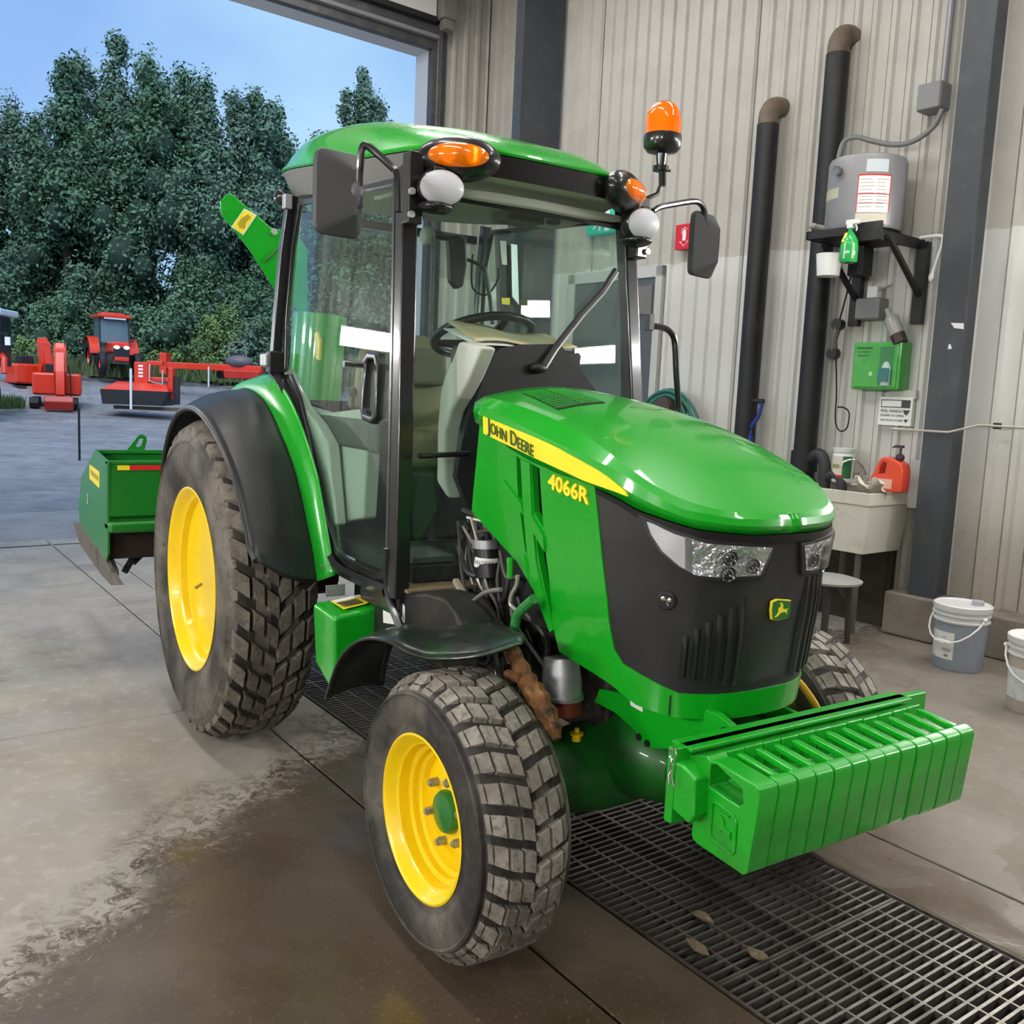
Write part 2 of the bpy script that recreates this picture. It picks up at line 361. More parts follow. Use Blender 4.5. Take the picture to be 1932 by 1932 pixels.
def sheets(name, parent, axis, a0, a1, base, z0, z1, sgn, skip=()):
    """trapezoid-ribbed steel sheets, each its own piece; ribs stand towards the room"""
    per = .152; n = 6; W_ = per*n; a = a0; i = 0
    while a < a1-.01:
        e = min(a+W_-.004, a1); pr = []; x = a
        while x < e-.001:
            for dx, d in ((0, 0), (.078, 0), (.081, -.012), (.084, 0), (.100, .026), (.134, .026), (.148, 0)):
                if x+dx < e: pr.append((x+dx, d))
            x += per
        pr.append((e, 0)); off = .004*(i % 2)
        mb = MB(); vs = []
        for x, d in pr:
            for z in (z0, z1):
                vs.append((x, base+sgn*(d+off), z) if axis == 'u' else (base+sgn*(d+off), x, z))
        mb.add(vs, [(2*k, 2*k+2, 2*k+3, 2*k+1) for k in range(len(pr)-1)])
        o = sbuild(mb, 'sheet_panel', WM_, parent, smooth=25)
        a += W_; i += 1
sheets('s', wb, 'u', UD+.02, .86, VB, 0, CEIL, -1)
sheets('s', wb, 'u', .86, UE, VB, .27, CEIL, -1)
wd = sbuild(MB().b2((UD-.3, 3.36, 0), (UD-.05, VB, CEIL)).b2((UD-.3, -2.05, 5.05), (UD-.05, 3.36, CEIL)).b2((UD-.3, VS, 0), (UD-.05, -2.05, CEIL)), 'wall_left', P('white_reveal', (.55, .57, .60), .5))
sheets('s', wd, 'v', 3.52, VB, UD, 0, CEIL, 1)
sheets('s', wd, 'v', VS, -2.15, UD, 0, CEIL, 1)
sbuild(MB().b2((UD, VS-.2, 0), (UE, VS, CEIL)), 'wall_front', WM_)
sbuild(MB().b2((UE, VS-.2, 0), (UE+.2, VB+.2, CEIL)), 'wall_right', WM_)
sbuild(MB().b2((UD-.3, VS-.2, CEIL), (UE+.2, VB+.2, CEIL+.15)), 'ceiling', P('ceiling_grey', (.24, .24, .23), .7))
# door opening trims
sbuild(MB().b2((UD-.06, 3.36, 0), (UD+.03, 3.40, 5.05)).b2((UD-.06, 3.455, 0), (UD+.05, 3.52, 5.5)), 'trim_1', dark_trim, bev=.004)
sbuild(MB().b2((UD+.0, 3.40, 0), (UD+.07, 3.455, 5.3)).b2((UD+.065, 3.395, 0), (UD+.075, 3.41, 5.3)), 'trim_2', steel, bev=.003)
sbuild(MB().b2((UD-.06, -2.05, 5.05), (UD+.03, 3.46, 5.14)).b2((UD-.06, -2.05, 5.18), (UD+.08, 3.40, 5.27)), 'trim_3', dark_trim, bev=.006)
sbuild(MB().b2((UD-.02, -2.05, 5.14), (UD+.09, 3.40, 5.18)), 'trim_4', P('seal_grey', (.20, .20, .22), .5), bev=.006)
dr = thing('overhead_door', 'white sectional overhead door rolled up above the opening', 'door', Bp(UD+.09, -.6, 5.30), TB)
for k in range(3): MB().b2((0, -1.45, .02+k*.46), (.05, 3.92, .46+k*.46)).build('door_section', P('door_white', (.62, .62, .60), .45), dr, bev=.008)
MB().b2((-.02, -1.45, -.03), (.07, 3.92, .02)).build('bottom_seal', plastic, dr)
tg = bthing('door_track_bracket', 'grey steel track bracket at the top right of the doorway', 'bracket', UD+.20, 3.42, 5.30)
MB().b2((-.08, -.09, 0), (.06, .07, .55)).b2((-.06, -.06, -.10), (.04, .05, 0)).build('bracket_plate', P('bracket_grey', (.17, .16, .145), .5, noise=(8, (.24, .2, .16), .5, .7)), tg, bev=.006)
# columns
def column(name, label, u0, u1, v0, fl, z1=CEIL):
    t = bthing(name, label, 'column', (u0+u1)/2, v0, 0)
    return t
c1 = bthing('steel_column', 'wide charcoal steel frame column behind the tractor cab', 'column', -3.59, 3.55, 0)
MB().b2((-.07, 0, 0), (.055, .025, 6.8)).build('flange', col_m, c1)
MB().b2((.035, .02, 0), (.055, .50, 6.8)).build('web', col_m, c1)
c2 = bthing('steel_column', 'charcoal steel column to the right of the sink and water heater', 'column', .74, 3.83, 0)
MB().b2((-.10, 0, .30), (.10, .02, 6.8)).build('flange', col_m, c2)
MB().b2((.035, .02, .30), (.05, .24, 6.8)).build('web', col_m, c2)
for q in ([(0.752,2.114),(0.836,2.108),(0.84,2.071),(0.777,2.08)], [(0.752,1.975),(0.763,1.978),(0.777,1.948),(0.749,1.945)]): MB().panel([(a-.74, b) for a, b in q], lambda a, b, o: Vector((a, -.002-o, b)), .002).build('paper_scrap', whitel, c2)
# kerb and column footing
kb = sbuild(MB().b2((.86, 3.83, 0), (UE, VB+.02, .275)), 'trim_5', conc, bev=.015)
ft = bthing('column_footing', 'concrete footing block under the right-hand column', 'footing', .69, 3.8, 0)
MB().b2((-.205, 0, 0), (.17, .30, .30)).build('block', conc, ft, bev=.02)
# pipe stubs / small door and sign on the back wall
sg = bthing('exit_sign', 'green running-man exit sign seen through the windscreen', 'sign', -2.82, 4.05, 3.06)
gs = P('sign_green', (.03, .30, .22), .4, emis=((.03, .35, .28), .25)); MB().b2((-.19, -.05, 0), (.19, .02, .24)).build('sign_body', gs, sg, bev=.01)
mb = MB(); mb.ell((-.03, -.055, .175), (.02, .004, .02)); mb.tube([(-.035, -.054, .15), (-.02, -.054, .10), (.01, -.054, .06), (.0, -.054, .03)], .011, 6); mb.tube([(-.02, -.054, .10), (-.055, -.054, .07), (-.08, -.054, .05)], .01, 6); mb.tube([(-.035, -.054, .145), (.015, -.054, .12), (.03, -.054, .09)], .008, 6); mb.tube([(-.035, -.054, .145), (-.07, -.054, .12)], .008, 6)
mb.b2((.07, -.053, .02), (.13, -.05, .21)); mb.build('pictogram', whitel, sg)
d1 = bthing('side_door', 'dark grey side door with a white frame behind the windscreen', 'door', -2.60, 4.07, 0)
MB().b2((-.68, -.03, 0), (-.58, .02, 2.72)).b2((.50, -.03, 0), (.58, .02, 2.72)).b2((-.68, -.03, 2.62), (.58, .02, 2.72)).build('frame', P('door_frame_white', (.50, .50, .48), .5), d1, bev=.005)
MB().b2((-.58, -.015, 0), (.50, .02, 2.62)).build('door_leaf', P('door_leaf_grey', (.09, .10, .11), .5), d1)
MB().b2((.2, -.03, 2.30), (.47, -.01, 2.55)).build('vent_grille', P('door_vent', (.17, .16, .15), .5), d1)
fs = bthing('fire_extinguisher_sign', 'small red fire extinguisher sign on the wall left of the mirror', 'sign', -1.745, 4.03, 2.93)
sr = P('sign_red', (.58, .015, .03), .4)
MB().b2((-.105, -.035, -.105), (.105, .03, .105)).build('sign_body', sr, fs, bev=.004)
mb = MB(); mb.b2((-.018, -.04, -.035), (.018, -.036, .045)); mb.b2((-.010, -.04, .045), (.010, -.036, .06)); mb.tube([(-.03, -.038, .02), (-.028, -.038, .06), (0, -.038, .075), (.03, -.038, .06)], .003, 5)
mb.tube([(-.05, -.038, -.04), (0, -.038, -.08), (.05, -.038, -.04), (.03, -.038, -.045)], .003, 5); mb.tube([(-.05, -.038, -.04), (-.03, -.038, -.045)], .003, 5); mb.build('pictogram', whitel, fs)
# ------------------------------------------------------------------ black drain pipes
pv = P('black_pipe_paint', (.012, .012, .013), .5, noise=(4, (.05, .048, .045), .6, .8), rn=(3, .4, .6))
pb = P('brown_elbow', (.16, .12, .085), .6, noise=(6, (.09, .07, .05), .45, .7))
def pipe(u, v, ztop, label, low):
    t = bthing('drain_pipe', label, 'pipe', u, v, 0)
    MB().cyl((0, 0, low), (0, 0, ztop-.12), .084, n=20).cyl((0, 0, low), (0, 0, low+.1), .098, n=20).build('pipe_run', pv, t)
    pth = [(0, 0, ztop-.14), (0, 0, ztop-.06), (0, .03, ztop+.0), (.0, .08, ztop+.025), (.0, 4.11-v, ztop+.03)]
    MB().tube(smoothpath(pth, 5), .078, 18).build('elbow', pb, t)
    return t
pipe(-.918, 3.95, 3.80, 'shorter black vertical pipe with a brown elbow, beside the shovel', 0)
p2 = pipe(-.345, 3.95, 4.18, 'taller black vertical pipe running down behind the sink', 0)
MB().cyl((0, 0, 1.05), (0, 0, 1.2), .10, n=20).cyl((0, 0, .92), (0, 0, .99), .10, n=20).build('coupling', pv, p2)
MB().tube(smoothpath([(.06, -.02, 1.14), (.16, -.05, 1.19), (.22, -.06, 1.12), (.23, -.06, .95), (.23, -.06, .6)], 5), .043, 14).tube(smoothpath([(.22, -.06, 1.0), (.30, -.06, 1.05), (.37, -.06, 1.0), (.38, -.06, .85)], 5), .038, 14).build('trap', P('trap_plastic', (.035, .035, .036), .5), p2)
# ------------------------------------------------------------------ water heater, shelf, conduit
sh = bthing('wall_shelf', 'black steel bracket shelf carrying the water heater', 'shelf', 0, 3.5, 2.68)
MB().b2((-.165, 0, 0), (.40, .55, .02)).b2((-.165, -.01, 0), (.40, .02, .055)).b2((.23, -.015, -.05), (.405, .01, .07)).b2((-.165, -.01, 0), (-.14, .55, .055)).b2((.375, -.01, -.05), (.40, .55, .02)).build('shelf_tray', pv, sh, bev=.003)
for u in (-.06, .42):
    MB().b2((u-.05, .50, -.55), (u+.03, .55, .0)).build('wall_strut', pv, sh, bev=.003)
    MB().tube([(u, .05, -.02), (u, .50, -.36)], .022, 4).build('brace', pv, sh)
MB().b2((-.02, .30, -.22), (.10, .42, -.02)).build('hanging_box', plastic, sh, bev=.005)
tk = bthing('water_heater', 'short grey cylindrical water heater on the wall shelf', 'water heater', .105, 3.75, 2.735)
hm = P('heater_grey', (.27, .27, .275), .42, .2, noise=(3, (.22, .22, .23), .4, .7))
MB().lathe([(0, 0), (.245, 0), (.255, .02), (.255, .44), (.245, .47), (.20, .485), (0, .49)], n=48).build('tank', hm, tk)
def cyl_label(mb_, r, a0, a1, z0, z1, n=8, r1=None):
    vs = [(q*math.cos(math.radians(a0+(a1-a0)*i/n)), q*math.sin(math.radians(a0+(a1-a0)*i/n)), z) for i in range(n+1) for z, q in ((z0, r), (z1, r1 or r))]
    return mb_.add(vs, [(2*i, 2*i+2, 2*i+3, 2*i+1) for i in range(n)])
cyl_label(MB(), .2565, 291, 338, .09, .33).build('warning_label', whitel, tk)
mb = MB(); cyl_label(mb, .257, 290, 291.2, .09, .33); cyl_label(mb, .257, 337, 338.4, .09, .33); cyl_label(mb, .257, 290, 338, .325, .335); cyl_label(mb, .257, 290, 338, .205, .211); cyl_label(mb, .257, 290, 338, .15, .153); mb.build('label_border', redl, tk)
mb = MB()
for k in range(9): cyl_label(mb, .2572, 293, 310+(k*7) % 5, .30-k*.022, .303-k*.022); cyl_label(mb, .2572, 317, 334-(k*5) % 6, .30-k*.022, .303-k*.022)
mb.build('label_print', P('print_grey', (.25, .22, .22), .6), tk)
cyl_label(MB(), .2566, 300, 332, .35, .43).build('rating_label', P('pale_label', (.55, .6, .62), .5), tk)
cyl_label(MB(), .2566, 290, 336, -.0+.02, .085).build('lower_label', P('cream_label', (.66, .60, .50), .5), tk)
cyl_label(MB(), .2566, 218, 260, .20, .27).build('energy_label', P('faded_label', (.45, .43, .30), .5), tk)
MB().cyl((-.05, -.24, .37), (-.055, -.28, .37), .028, n=12).cyl((-.055, -.28, .37), (-.057, -.295, .37), .036, n=6).build('valve', steel, tk)
MB().cyl((-.17, -.14, .02), (-.22, -.23, .03), .022, n=10).ell((-.23, -.24, .035), (.03, .03, .022)).build('drain_valve', P('valve_grey', (.3, .29, .27), .5), tk)
jb = bthing('junction_box', 'grey electrical junction box above the water heater', 'junction box', .385, 4.0, 3.53)
gm = P('box_grey', (.20, .20, .205), .45)
MB().b2((-.085, -.06, 0), (.085, .09, .18)).build('box_body', gm, jb, bev=.018)
MB().b2((-.078, -.066, .008), (.078, -.058, .172)).build('box_cover', gm, jb, bev=.004)
MB().tube([(.05, .02, .18), (.06, .03, 3.2)], .024, 10).build('conduit', P('conduit_grey', (.26, .26, .27), .4, .4), jb)
MB().tube(smoothpath([Vector((q[0]-.385, -.06-.02*k, q[1]-3.53)) for k, q in enumerate([(0.49,3.512),(0.447,3.404),(0.325,3.33),(0.191,3.329),(0.028,3.382),(-0.057,3.415),(-0.146,3.398),(-0.168,3.282)])], 5), .018, 10).build('flex_conduit', P('flex_grey', (.17, .17, .17), .45), jb)
jb2 = bthing('switch_box', 'small grey box with a white cap below the wall shelf', 'junction box', .065, 4.0, 2.17)
MB().b2((-.095, -.05, 0), (.095, .09, .15)).build('box_body', gm, jb2, bev=.014)
MB().b2((-.03, -.02, .15), (.05, .05, .235)).build('cap', white, jb2, bev=.008)
MB().tube([(.05, 0, .2), (.14, .02, .24)], .006, 6).build('lever', steel, jb2)
wt = bthing('water_bottle', 'clear bottle hanging upside down against the wall', 'bottle', .30, 3.98, 2.06)
rot = Matrix.Rotation(math.radians(-28), 3, 'Y')
mb = MB(); mb.lathe([(0, .20), (.02, .20), (.022, .16), (.05, .12), (.052, .0)], n=14); mb.v = [rot @ v for v in mb.v]; mb.build('bottle_body', P('hazy_plastic', (.35, .33, .32), .25, coat=.5), wt)
mb = MB(); mb.lathe([(.052, .0), (.05, -.07), (0, -.07)], n=14); mb.v = [rot @ v for v in mb.v]; mb.build('dark_base', P('maroon', (.05, .025, .03), .4), wt)
# hanging spray bottle
sp = bthing('spray_bottle', 'green-filled spray bottle hanging from the shelf edge', 'bottle', .215, 3.44, 2.49)
MB().lathe([(0, 0), (.052, 0), (.058, .01), (.058, .11), (.05, .15), (.025, .19), (.016, .20), (.016, .22)], n=18).build('bottle_body', P('green_liquid', (.03, .42, .09), .2, coat=.6), sp)
MB().add([(.004, -.0595, .02), (.056, -.03, .02), (.056, -.03, .12), (.004, -.0595, .12)], [(0, 1, 2, 3)]).add([(.004, -.0595, .02), (.004, -.0595, .12), (-.002, -.0592, .12), (-.002, -.0592, .02)], [(0, 1, 2, 3)]).build('label_panel', P('pale_green_label', (.50, .66, .48), .5), sp)
MB().add([(-.03, -.052, .13), (.0, -.055, .13), (.0, -.03, .19), (-.02, -.03, .19)], [(0, 1, 2, 3)]).build('yellow_tag', yellowd, sp)
mb = MB(); mb.b2((-.02, -.02, .22), (.02, .02, .245)); mb.b2((-.03, -.018, .245), (.055, .018, .275)); mb.b2((.045, -.01, .25), (.065, .01, .268)); mb.tube([(.03, 0, .25), (.045, 0, .22), (.04, 0, .20)], .006, 6); mb.build('trigger_head', white, sp, bev=.005)
# white pot below the shelf and cloth strip
wp = bthing('white_tub', 'white plastic pot fixed under the left end of the shelf', 'container', -.05, 3.62, 2.44)
MB().lathe([(0, 0), (.075, 0), (.09, .15), (.082, .15), (.07, .02), (0, .02)], n=20).build('pot', white, wp)
cs = bthing('white_hook', 'white plastic hook tool hanging at the right end of the shelf', 'hook', .55, 3.96, 2.68)
MB().tube(smoothpath([(-.14, 0, .02), (0, 0, .02), (.03, -.01, -.02), (-.0, 0, -.12), (-.03, 0, -.24)], 5), [.012]*21, 8).ell((-.03, 0, -.25), (.022, .02, .03)).build('hook_body', white, cs)
# ------------------------------------------------------------------ telephone-style handset with cord
hs = bthing('wall_handset', 'black intercom handset hanging on the wall with a looped cord', 'telephone', -.18, 4.0, 1.90)
MB().tube([(-.005, -.03, .04), (-.0, -.045, .13), (.012, -.03, .23)], [.03, .024, .03], 10).build('handle', P('handset_grey', (.12, .11, .10), .5), hs)
MB().cyl((-.005, -.06, .03), (-.005, 0, .03), .042, n=14).build('ear_cup', plastic, hs)
MB().cyl((.015, -.06, .24), (.015, 0, .24), .042, n=14).build('mouthpiece', plastic, hs)
MB().tube(smoothpath([(.015, -.02, .27), (.04, 0, .45), (.07, 0, .62)], 5), .006, 6).tube(smoothpath([(0, 0, 0), (.03, 0, -.25), (.04, 0, -.45), (.08, 0, -.53), (.14, 0, -.51), (.15, 0, -.40), (.10, 0, -.36), (.05, 0, -.36)], 5), .0055, 6).build('cord', dark, hs)
# ------------------------------------------------------------------ green dispenser cabinet with bottle window
gb = bthing('eyewash_cabinet', 'green first-aid cabinet with a bottle in its window', 'cabinet', .177, 4.0, 1.675)
gbm = P('eyewash_green', (.055, .36, .055), .35, coat=.3, noise=(12, (.09, .42, .09), .5, .7))
MB().b2((-.185, -.05, 0), (.185, .09, .335)).build('case', gbm, gb, bev=.012)
MB().b2((-.17, -.058, .015), (.165, -.045, .32)).build('front_cover', gbm, gb, bev=.006)
MB().b2((.03, -.061, .03), (.135, -.057, .30)).build('window', P('window_tint', (.035, .22, .07), .2), gb, bev=.003)
MB().lathe([(0, .03), (.04, .03), (.04, .15), (.03, .18), (.014, .20), (.012, .26), (.006, .28), (0, .28)], c=(.085, -.045, 0), n=14).build('eyewash_bottle', P('pale_bottle', (.45, .58, .52), .25), gb)
MB().b2((.045, -.092, .055), (.125, -.086, .15)).build('bottle_label', P('teal_label', (.04, .17, .16), .4), gb)
mb = MB()
for k in range(4):
    a = PI*k/4; mb.box((-.03, -.06, .11), (.034, .002, .006), Matrix.Rotation(a, 3, 'Y'))
mb.build('star_mark', P('star_white', (.55, .8, .5), .5), gb)
MB().b2((-.15, -.0605, .285), (-.03, -.0585, .297)).b2((-.14, -.0605, .26), (-.05, -.0585, .268)).b2((-.14, -.0605, .235), (-.06, -.0585, .243)).build('lettering', P('dark_green_print', (.02, .14, .03), .5), gb)
# ------------------------------------------------------------------ notice
ns = bthing('wall_notice', 'white printed notice in a clear sleeve below the green cabinet', 'notice', .31, 4.04, 1.43)
MB().b2((-.125, -.012, 0), (.125, .03, .20)).build('plate', whitel, ns)
MB().b2((-.06, -.010, .19), (.14, .03, .25)).build('sleeve', P('sleeve', (.50, .50, .46), .3), ns)
MB().b2((-.11, -.015, .125), (.11, -.012, .18)).build('header_box', P('print_black', (.05, .05, .05), .5), ns)
MB().b2((-.103, -.017, .131), (.045, -.0145, .174)).build('header_field', whitel, ns)
ink = P('print_black', (.05, .05, .05), .5)
text('PULL HANDLE', .026, 'line_1', ink, ns, (-.025, -.014, .10), (1, 0, 0), (0, 0, 1))
text('DOWN TO OPEN', .022, 'line_2', ink, ns, (-.02, -.014, .068), (1, 0, 0), (0, 0, 1))
text('KEEP DOOR CLOSED', .018, 'line_3', ink, ns, (-.02, -.014, .035), (1, 0, 0), (0, 0, 1))
mb = MB(); mb.add([(.06, -.014, .11), (.112, -.014, .11), (.10, -.014, .085), (.086, -.014, .073), (.07, -.014, .085)], [(0, 1, 2, 3, 4)]); mb.add([(.07, -.014, .045), (.105, -.014, .045), (.087, -.014, .02)], [(0, 1, 2)]); mb.build('symbol', ink, ns)
# ------------------------------------------------------------------ wall tube rail running past the column
rl = bthing('wall_tube', 'thin galvanised tube clipped along the wall past the column', 'tube', .42, 3.98, 1.41)
MB().tube([(0, 0, 0), (.0, -.17, .0), (.40, -.17, .0), (.52, -.02, .055), (1.6, .06, .05)], .008, 8).build('tube_run', P('galv', (.55, .53, .48), .35, .7), rl)
for k in (.6, .82): MB().b2((k, .0, .035), (k+.02, .075, .075)).build('clip', dkmetal, rl)
# ------------------------------------------------------------------ utility sink
sk = bthing('utility_sink', 'off-white plastic utility sink mounted under the notice', 'sink', .17, 3.5, .56)
skm = P('sink_plastic', (.66, .63, .54), .42, noise=[(5, (.52, .48, .38), .5, .72), (30, (.5, .46, .38), .62, .75)])
def tub(mb, a, b, z0, z1): pass
def sinkF():
    mb = MB(); T = [(-.32, 0), (.32, 0), (.34, .54), (-.34, .54)]; rings = []
    def ring(s, z, o=0): return [Vector((x*s, .27+(y-.27)*s-o*0, z)) for x, y in ((-.33, 0), (.33, 0), (.33, .54), (-.33, .54))]
    R_ = [ring(.86, 0), ring(.96, .33), ring(1.0, .335), ring(1.0, .42), ring(.93, .42), ring(.90, .33), ring(.80, .03)]
    vs = [q for r in R_ for q in r]; fs = [(3, 2, 1, 0)]
    for i in range(len(R_)-1):
        for k in range(4): fs.append((i*4+k, i*4+(k+1) % 4, i*4+4+(k+1) % 4, i*4+4+k))
    n = (len(R_)-1)*4; fs.append((n, n+1, n+2, n+3)); return mb.add(vs, fs)
sinkF().build('basin', skm, sk, bev=.012)
MB().b2((-.33, .44, .42), (.33, .54, .44)).build('back_ledge', skm, sk, bev=.006)
for x in (-.25, .22):
    for y in (.06, .46): MB().b2((x, y, -.56), (x+.03, y+.03, .02)).build('leg', P('leg_dark', (.10, .09, .08), .6), sk)
MB().cyl((0, .27, -.30), (0, .27, .03), .025, n=12).tube(smoothpath([(0, .27, -.28), (0, .33, -.36), (0, .50, -.30), (0, .60, -.28)], 4), .02, 10).build('waste_pipe', P('leg_dark', (.10, .09, .08), .6), sk)
fc = bthing('sink_tap', 'chrome swivel tap at the back of the utility sink', 'tap', .17, 3.98, 1.0)
MB().b2((-.10, -.03, 0), (.10, .03, .02)).cyl((0, 0, 0), (0, 0, .06), .02, n=12).tube(smoothpath([(0, 0, .05), (-.02, -.03, .12), (-.07, -.08, .17), (-.12, -.12, .15), (-.13, -.13, .12)], 5), .009, 8).build('spout', chrome, fc, bev=.003)
for x in (-.08, .08): MB().lathe([(.0, .0), (.02, .0), (.016, .035), (.026, .04), (.026, .06), (0, .065)], c=(x, 0, .02), n=12).build('tap_handle', chrome, fc)
# jar, jug, brush, white cloth
jr = bthing('wipes_tub', 'white labelled tub with a pale lid standing on the sink edge', 'container', .0, 3.93, 1.0)
MB().lathe([(0, 0), (.07, 0), (.075, .01), (.075, .20), (.066, .215)], n=24).build('tub_body', white, jr)
MB().lathe([(.074, .215), (.076, .245), (.07, .25), (0, .25)], n=24).build('lid', P('lid_grey', (.62, .66, .64), .4), jr)
cyl_label(MB(), .0762, 215, 300, .06, .19).build('label_panel', P('cream_label', (.66, .60, .50), .5), jr)
cyl_label(MB(), .0763, 300, 355, .03, .19).build('side_label', P('bottle_green', (.03, .16, .06), .4), jr)
cyl_label(MB(), .0765, 215, 300, .03, .055).build('red_band', redl, jr)
cyl_label(MB(), .0766, 235, 285, .10, .13).build('label_photo', P('olive_print', (.30, .30, .12), .5), jr)
jg = bthing('soap_jug', 'orange-red plastic jug with a dark pump on the sink ledge', 'jug', .45, 3.80, .985)
orr = P('orange_red_plastic', (.72, .075, .03), .35, coat=.2)
out = [(-.115, 0), (.115, 0), (.12, .05), (.12, .15), (.10, .20), (.05, .22), (.0, .235), (-.045, .23), (-.07, .19), (-.09, .13), (-.115, .09)]
hol = [(-.055, .11), (-.015, .12), (-.005, .19), (-.03, .20), (-.05, .16)]
MB().panel(out, lambda a, b, o: Vector((a, -.055-o*1.0+0, b)), .11, [hol]).build('jug_body', orr, jg, bev=.012)
MB().b2((-.10, -.058, .02), (.05, -.054, .085)).build('label_panel', P('peach_label', (.72, .42, .33), .5), jg)
mb = MB(); mb.lathe([(.022, .215), (.03, .23), (.026, .25), (.008, .262), (.008, .30), (0, .3)], c=(.06, 0, 0), n=14); mb.b2((.02, -.012, .30), (.078, .012, .318)); mb.tube([(.025, 0, .308), (.0, 0, .30)], .006, 6); mb.build('pump', P('pump_dark', (.05, .02, .04), .4), jg)
cl = bthing('crumpled_cloth', 'crumpled off-white cloth draped on the right corner of the sink', 'cloth', .42, 3.62, .985)
def clf(a, b):
    x = -.10+.2*a; z = .10*(1-b)*(.6+.4*math.sin(a*9))-.02*b; y = -.07+.16*b+.02*math.sin(a*14+b*5); return Vector((x+.02*math.sin(b*9), y*1.0, z+.012*math.sin(a*17)*math.cos(b*11)))
MB().grid(clf, 14, 10).build('cloth', P('cloth_offwhite', (.66, .63, .54), .9), cl)
wr = bthing('towel_roll', 'white paper towel box hanging beside the soap jug', 'box', .56, 3.99, .87)
MB().b2((-.06, -.03, 0), (.05, .06, .33)).build('box_body', P('pale_grey', (.55, .56, .56), .5), wr, bev=.008)
br = bthing('dish_brush', 'small white scrubbing brush on the left rim of the sink', 'brush', -.14, 3.6, .985)
MB().ell((0, 0, .05), (.045, .03, .018), z0=-.2).cyl((.03, 0, .0), (.02, 0, .05), .008, n=8).cyl((-.02, 0, .0), (-.02, 0, .045), .007, n=8).build('brush_body', white, br)
db = bthing('dark_backing', 'dark brown board set against the wall behind the sink legs', 'backing', .02, 3.98, 0)
MB().b2((-.50, -.02, 0), (.40, .06, .60)).build('backing', P('dark_backing', (.035, .026, .018), .8, noise=(4, (.07, .05, .035), .45, .7)), db)  # plain dark brown sheet filling the dark area behind the sink legs
st = bthing('plastic_stool', 'grey plastic stool standing under the sink', 'stool', .42, 3.22, 0)
stm = P('stool_grey', (.33, .33, .31), .5)
MB().lathe([(0, .40), (.16, .40), (.21, .405), (.215, .42), (.16, .435), (0, .435)], n=28).build('seat', stm, st)
for a in range(4):
    x, y = .13*math.cos(a*PI/2+.6), .13*math.sin(a*PI/2+.6); MB().cyl((x*1.15, y*1.15, 0), (x, y, .41), .018, .022, n=8).build('leg', P('stool_leg', (.04, .036, .032), .6), st)
# ------------------------------------------------------------------ shovel, hose
sv = bthing('shovel', 'shovel with a blue D-grip leaning against the wall between the pipes', 'shovel', -.83, 3.93, 0)
blue = P('blue_grip', (.02, .05, .28), .4)
mb = MB(); mb.tube([(-.02, 0, 1.22), (-.03, 0, 1.34), (-.085, 0, 1.45), (-.095, 0, 1.55)], [.028, .022, .015, .014], 8); mb.tube([(-.03, 0, 1.34), (.05, 0, 1.44), (.075, 0, 1.55)], [.022, .015, .014], 8); mb.build('grip_yoke', blue, sv)
MB().cyl((-.105, 0, 1.56), (.085, 0, 1.56), .019, n=10).build('grip_bar', plastic, sv)
MB().cyl((-.02, 0, 1.25), (.02, -.05, .40), .016, n=10).build('shaft', P('ash_shaft', (.30, .24, .17), .6), sv)
MB().grid(lambda a, b: Vector((.02+(a-.5)*.24*(1-.25*b*b), -.06-.04*math.cos((a-.5)*2.5), .42-.41*b)), 8, 6).build('blade', steel, sv)
ho = bthing('garden_hose', 'coiled green hose hanging on the wall behind the hood', 'hose', -1.73, 3.95, 1.42)
hom = P('hose_green', (.025, .16, .115), .42, coat=.2)
for k in range(7):
    r = .17+.028*k; mb = MB(); random.seed(k)
    mb.tube([(r*math.cos(a*PI/14)*1.05, -.03-.018*(k % 3)+.01*math.sin(a), -.06+(r*1.15)*math.sin(a*PI/14)-.02*k) for a in range(28)], .014, 8, close=True); mb.build('hose_loop', hom, ho)
MB().cyl((0, -.12, .05), (0, .12, .05), .09, n=16).b2((-.06, -.02, -.05), (.06, .12, .15)).build('hanger', P('hanger_brown', (.07, .05, .04), .7), ho)
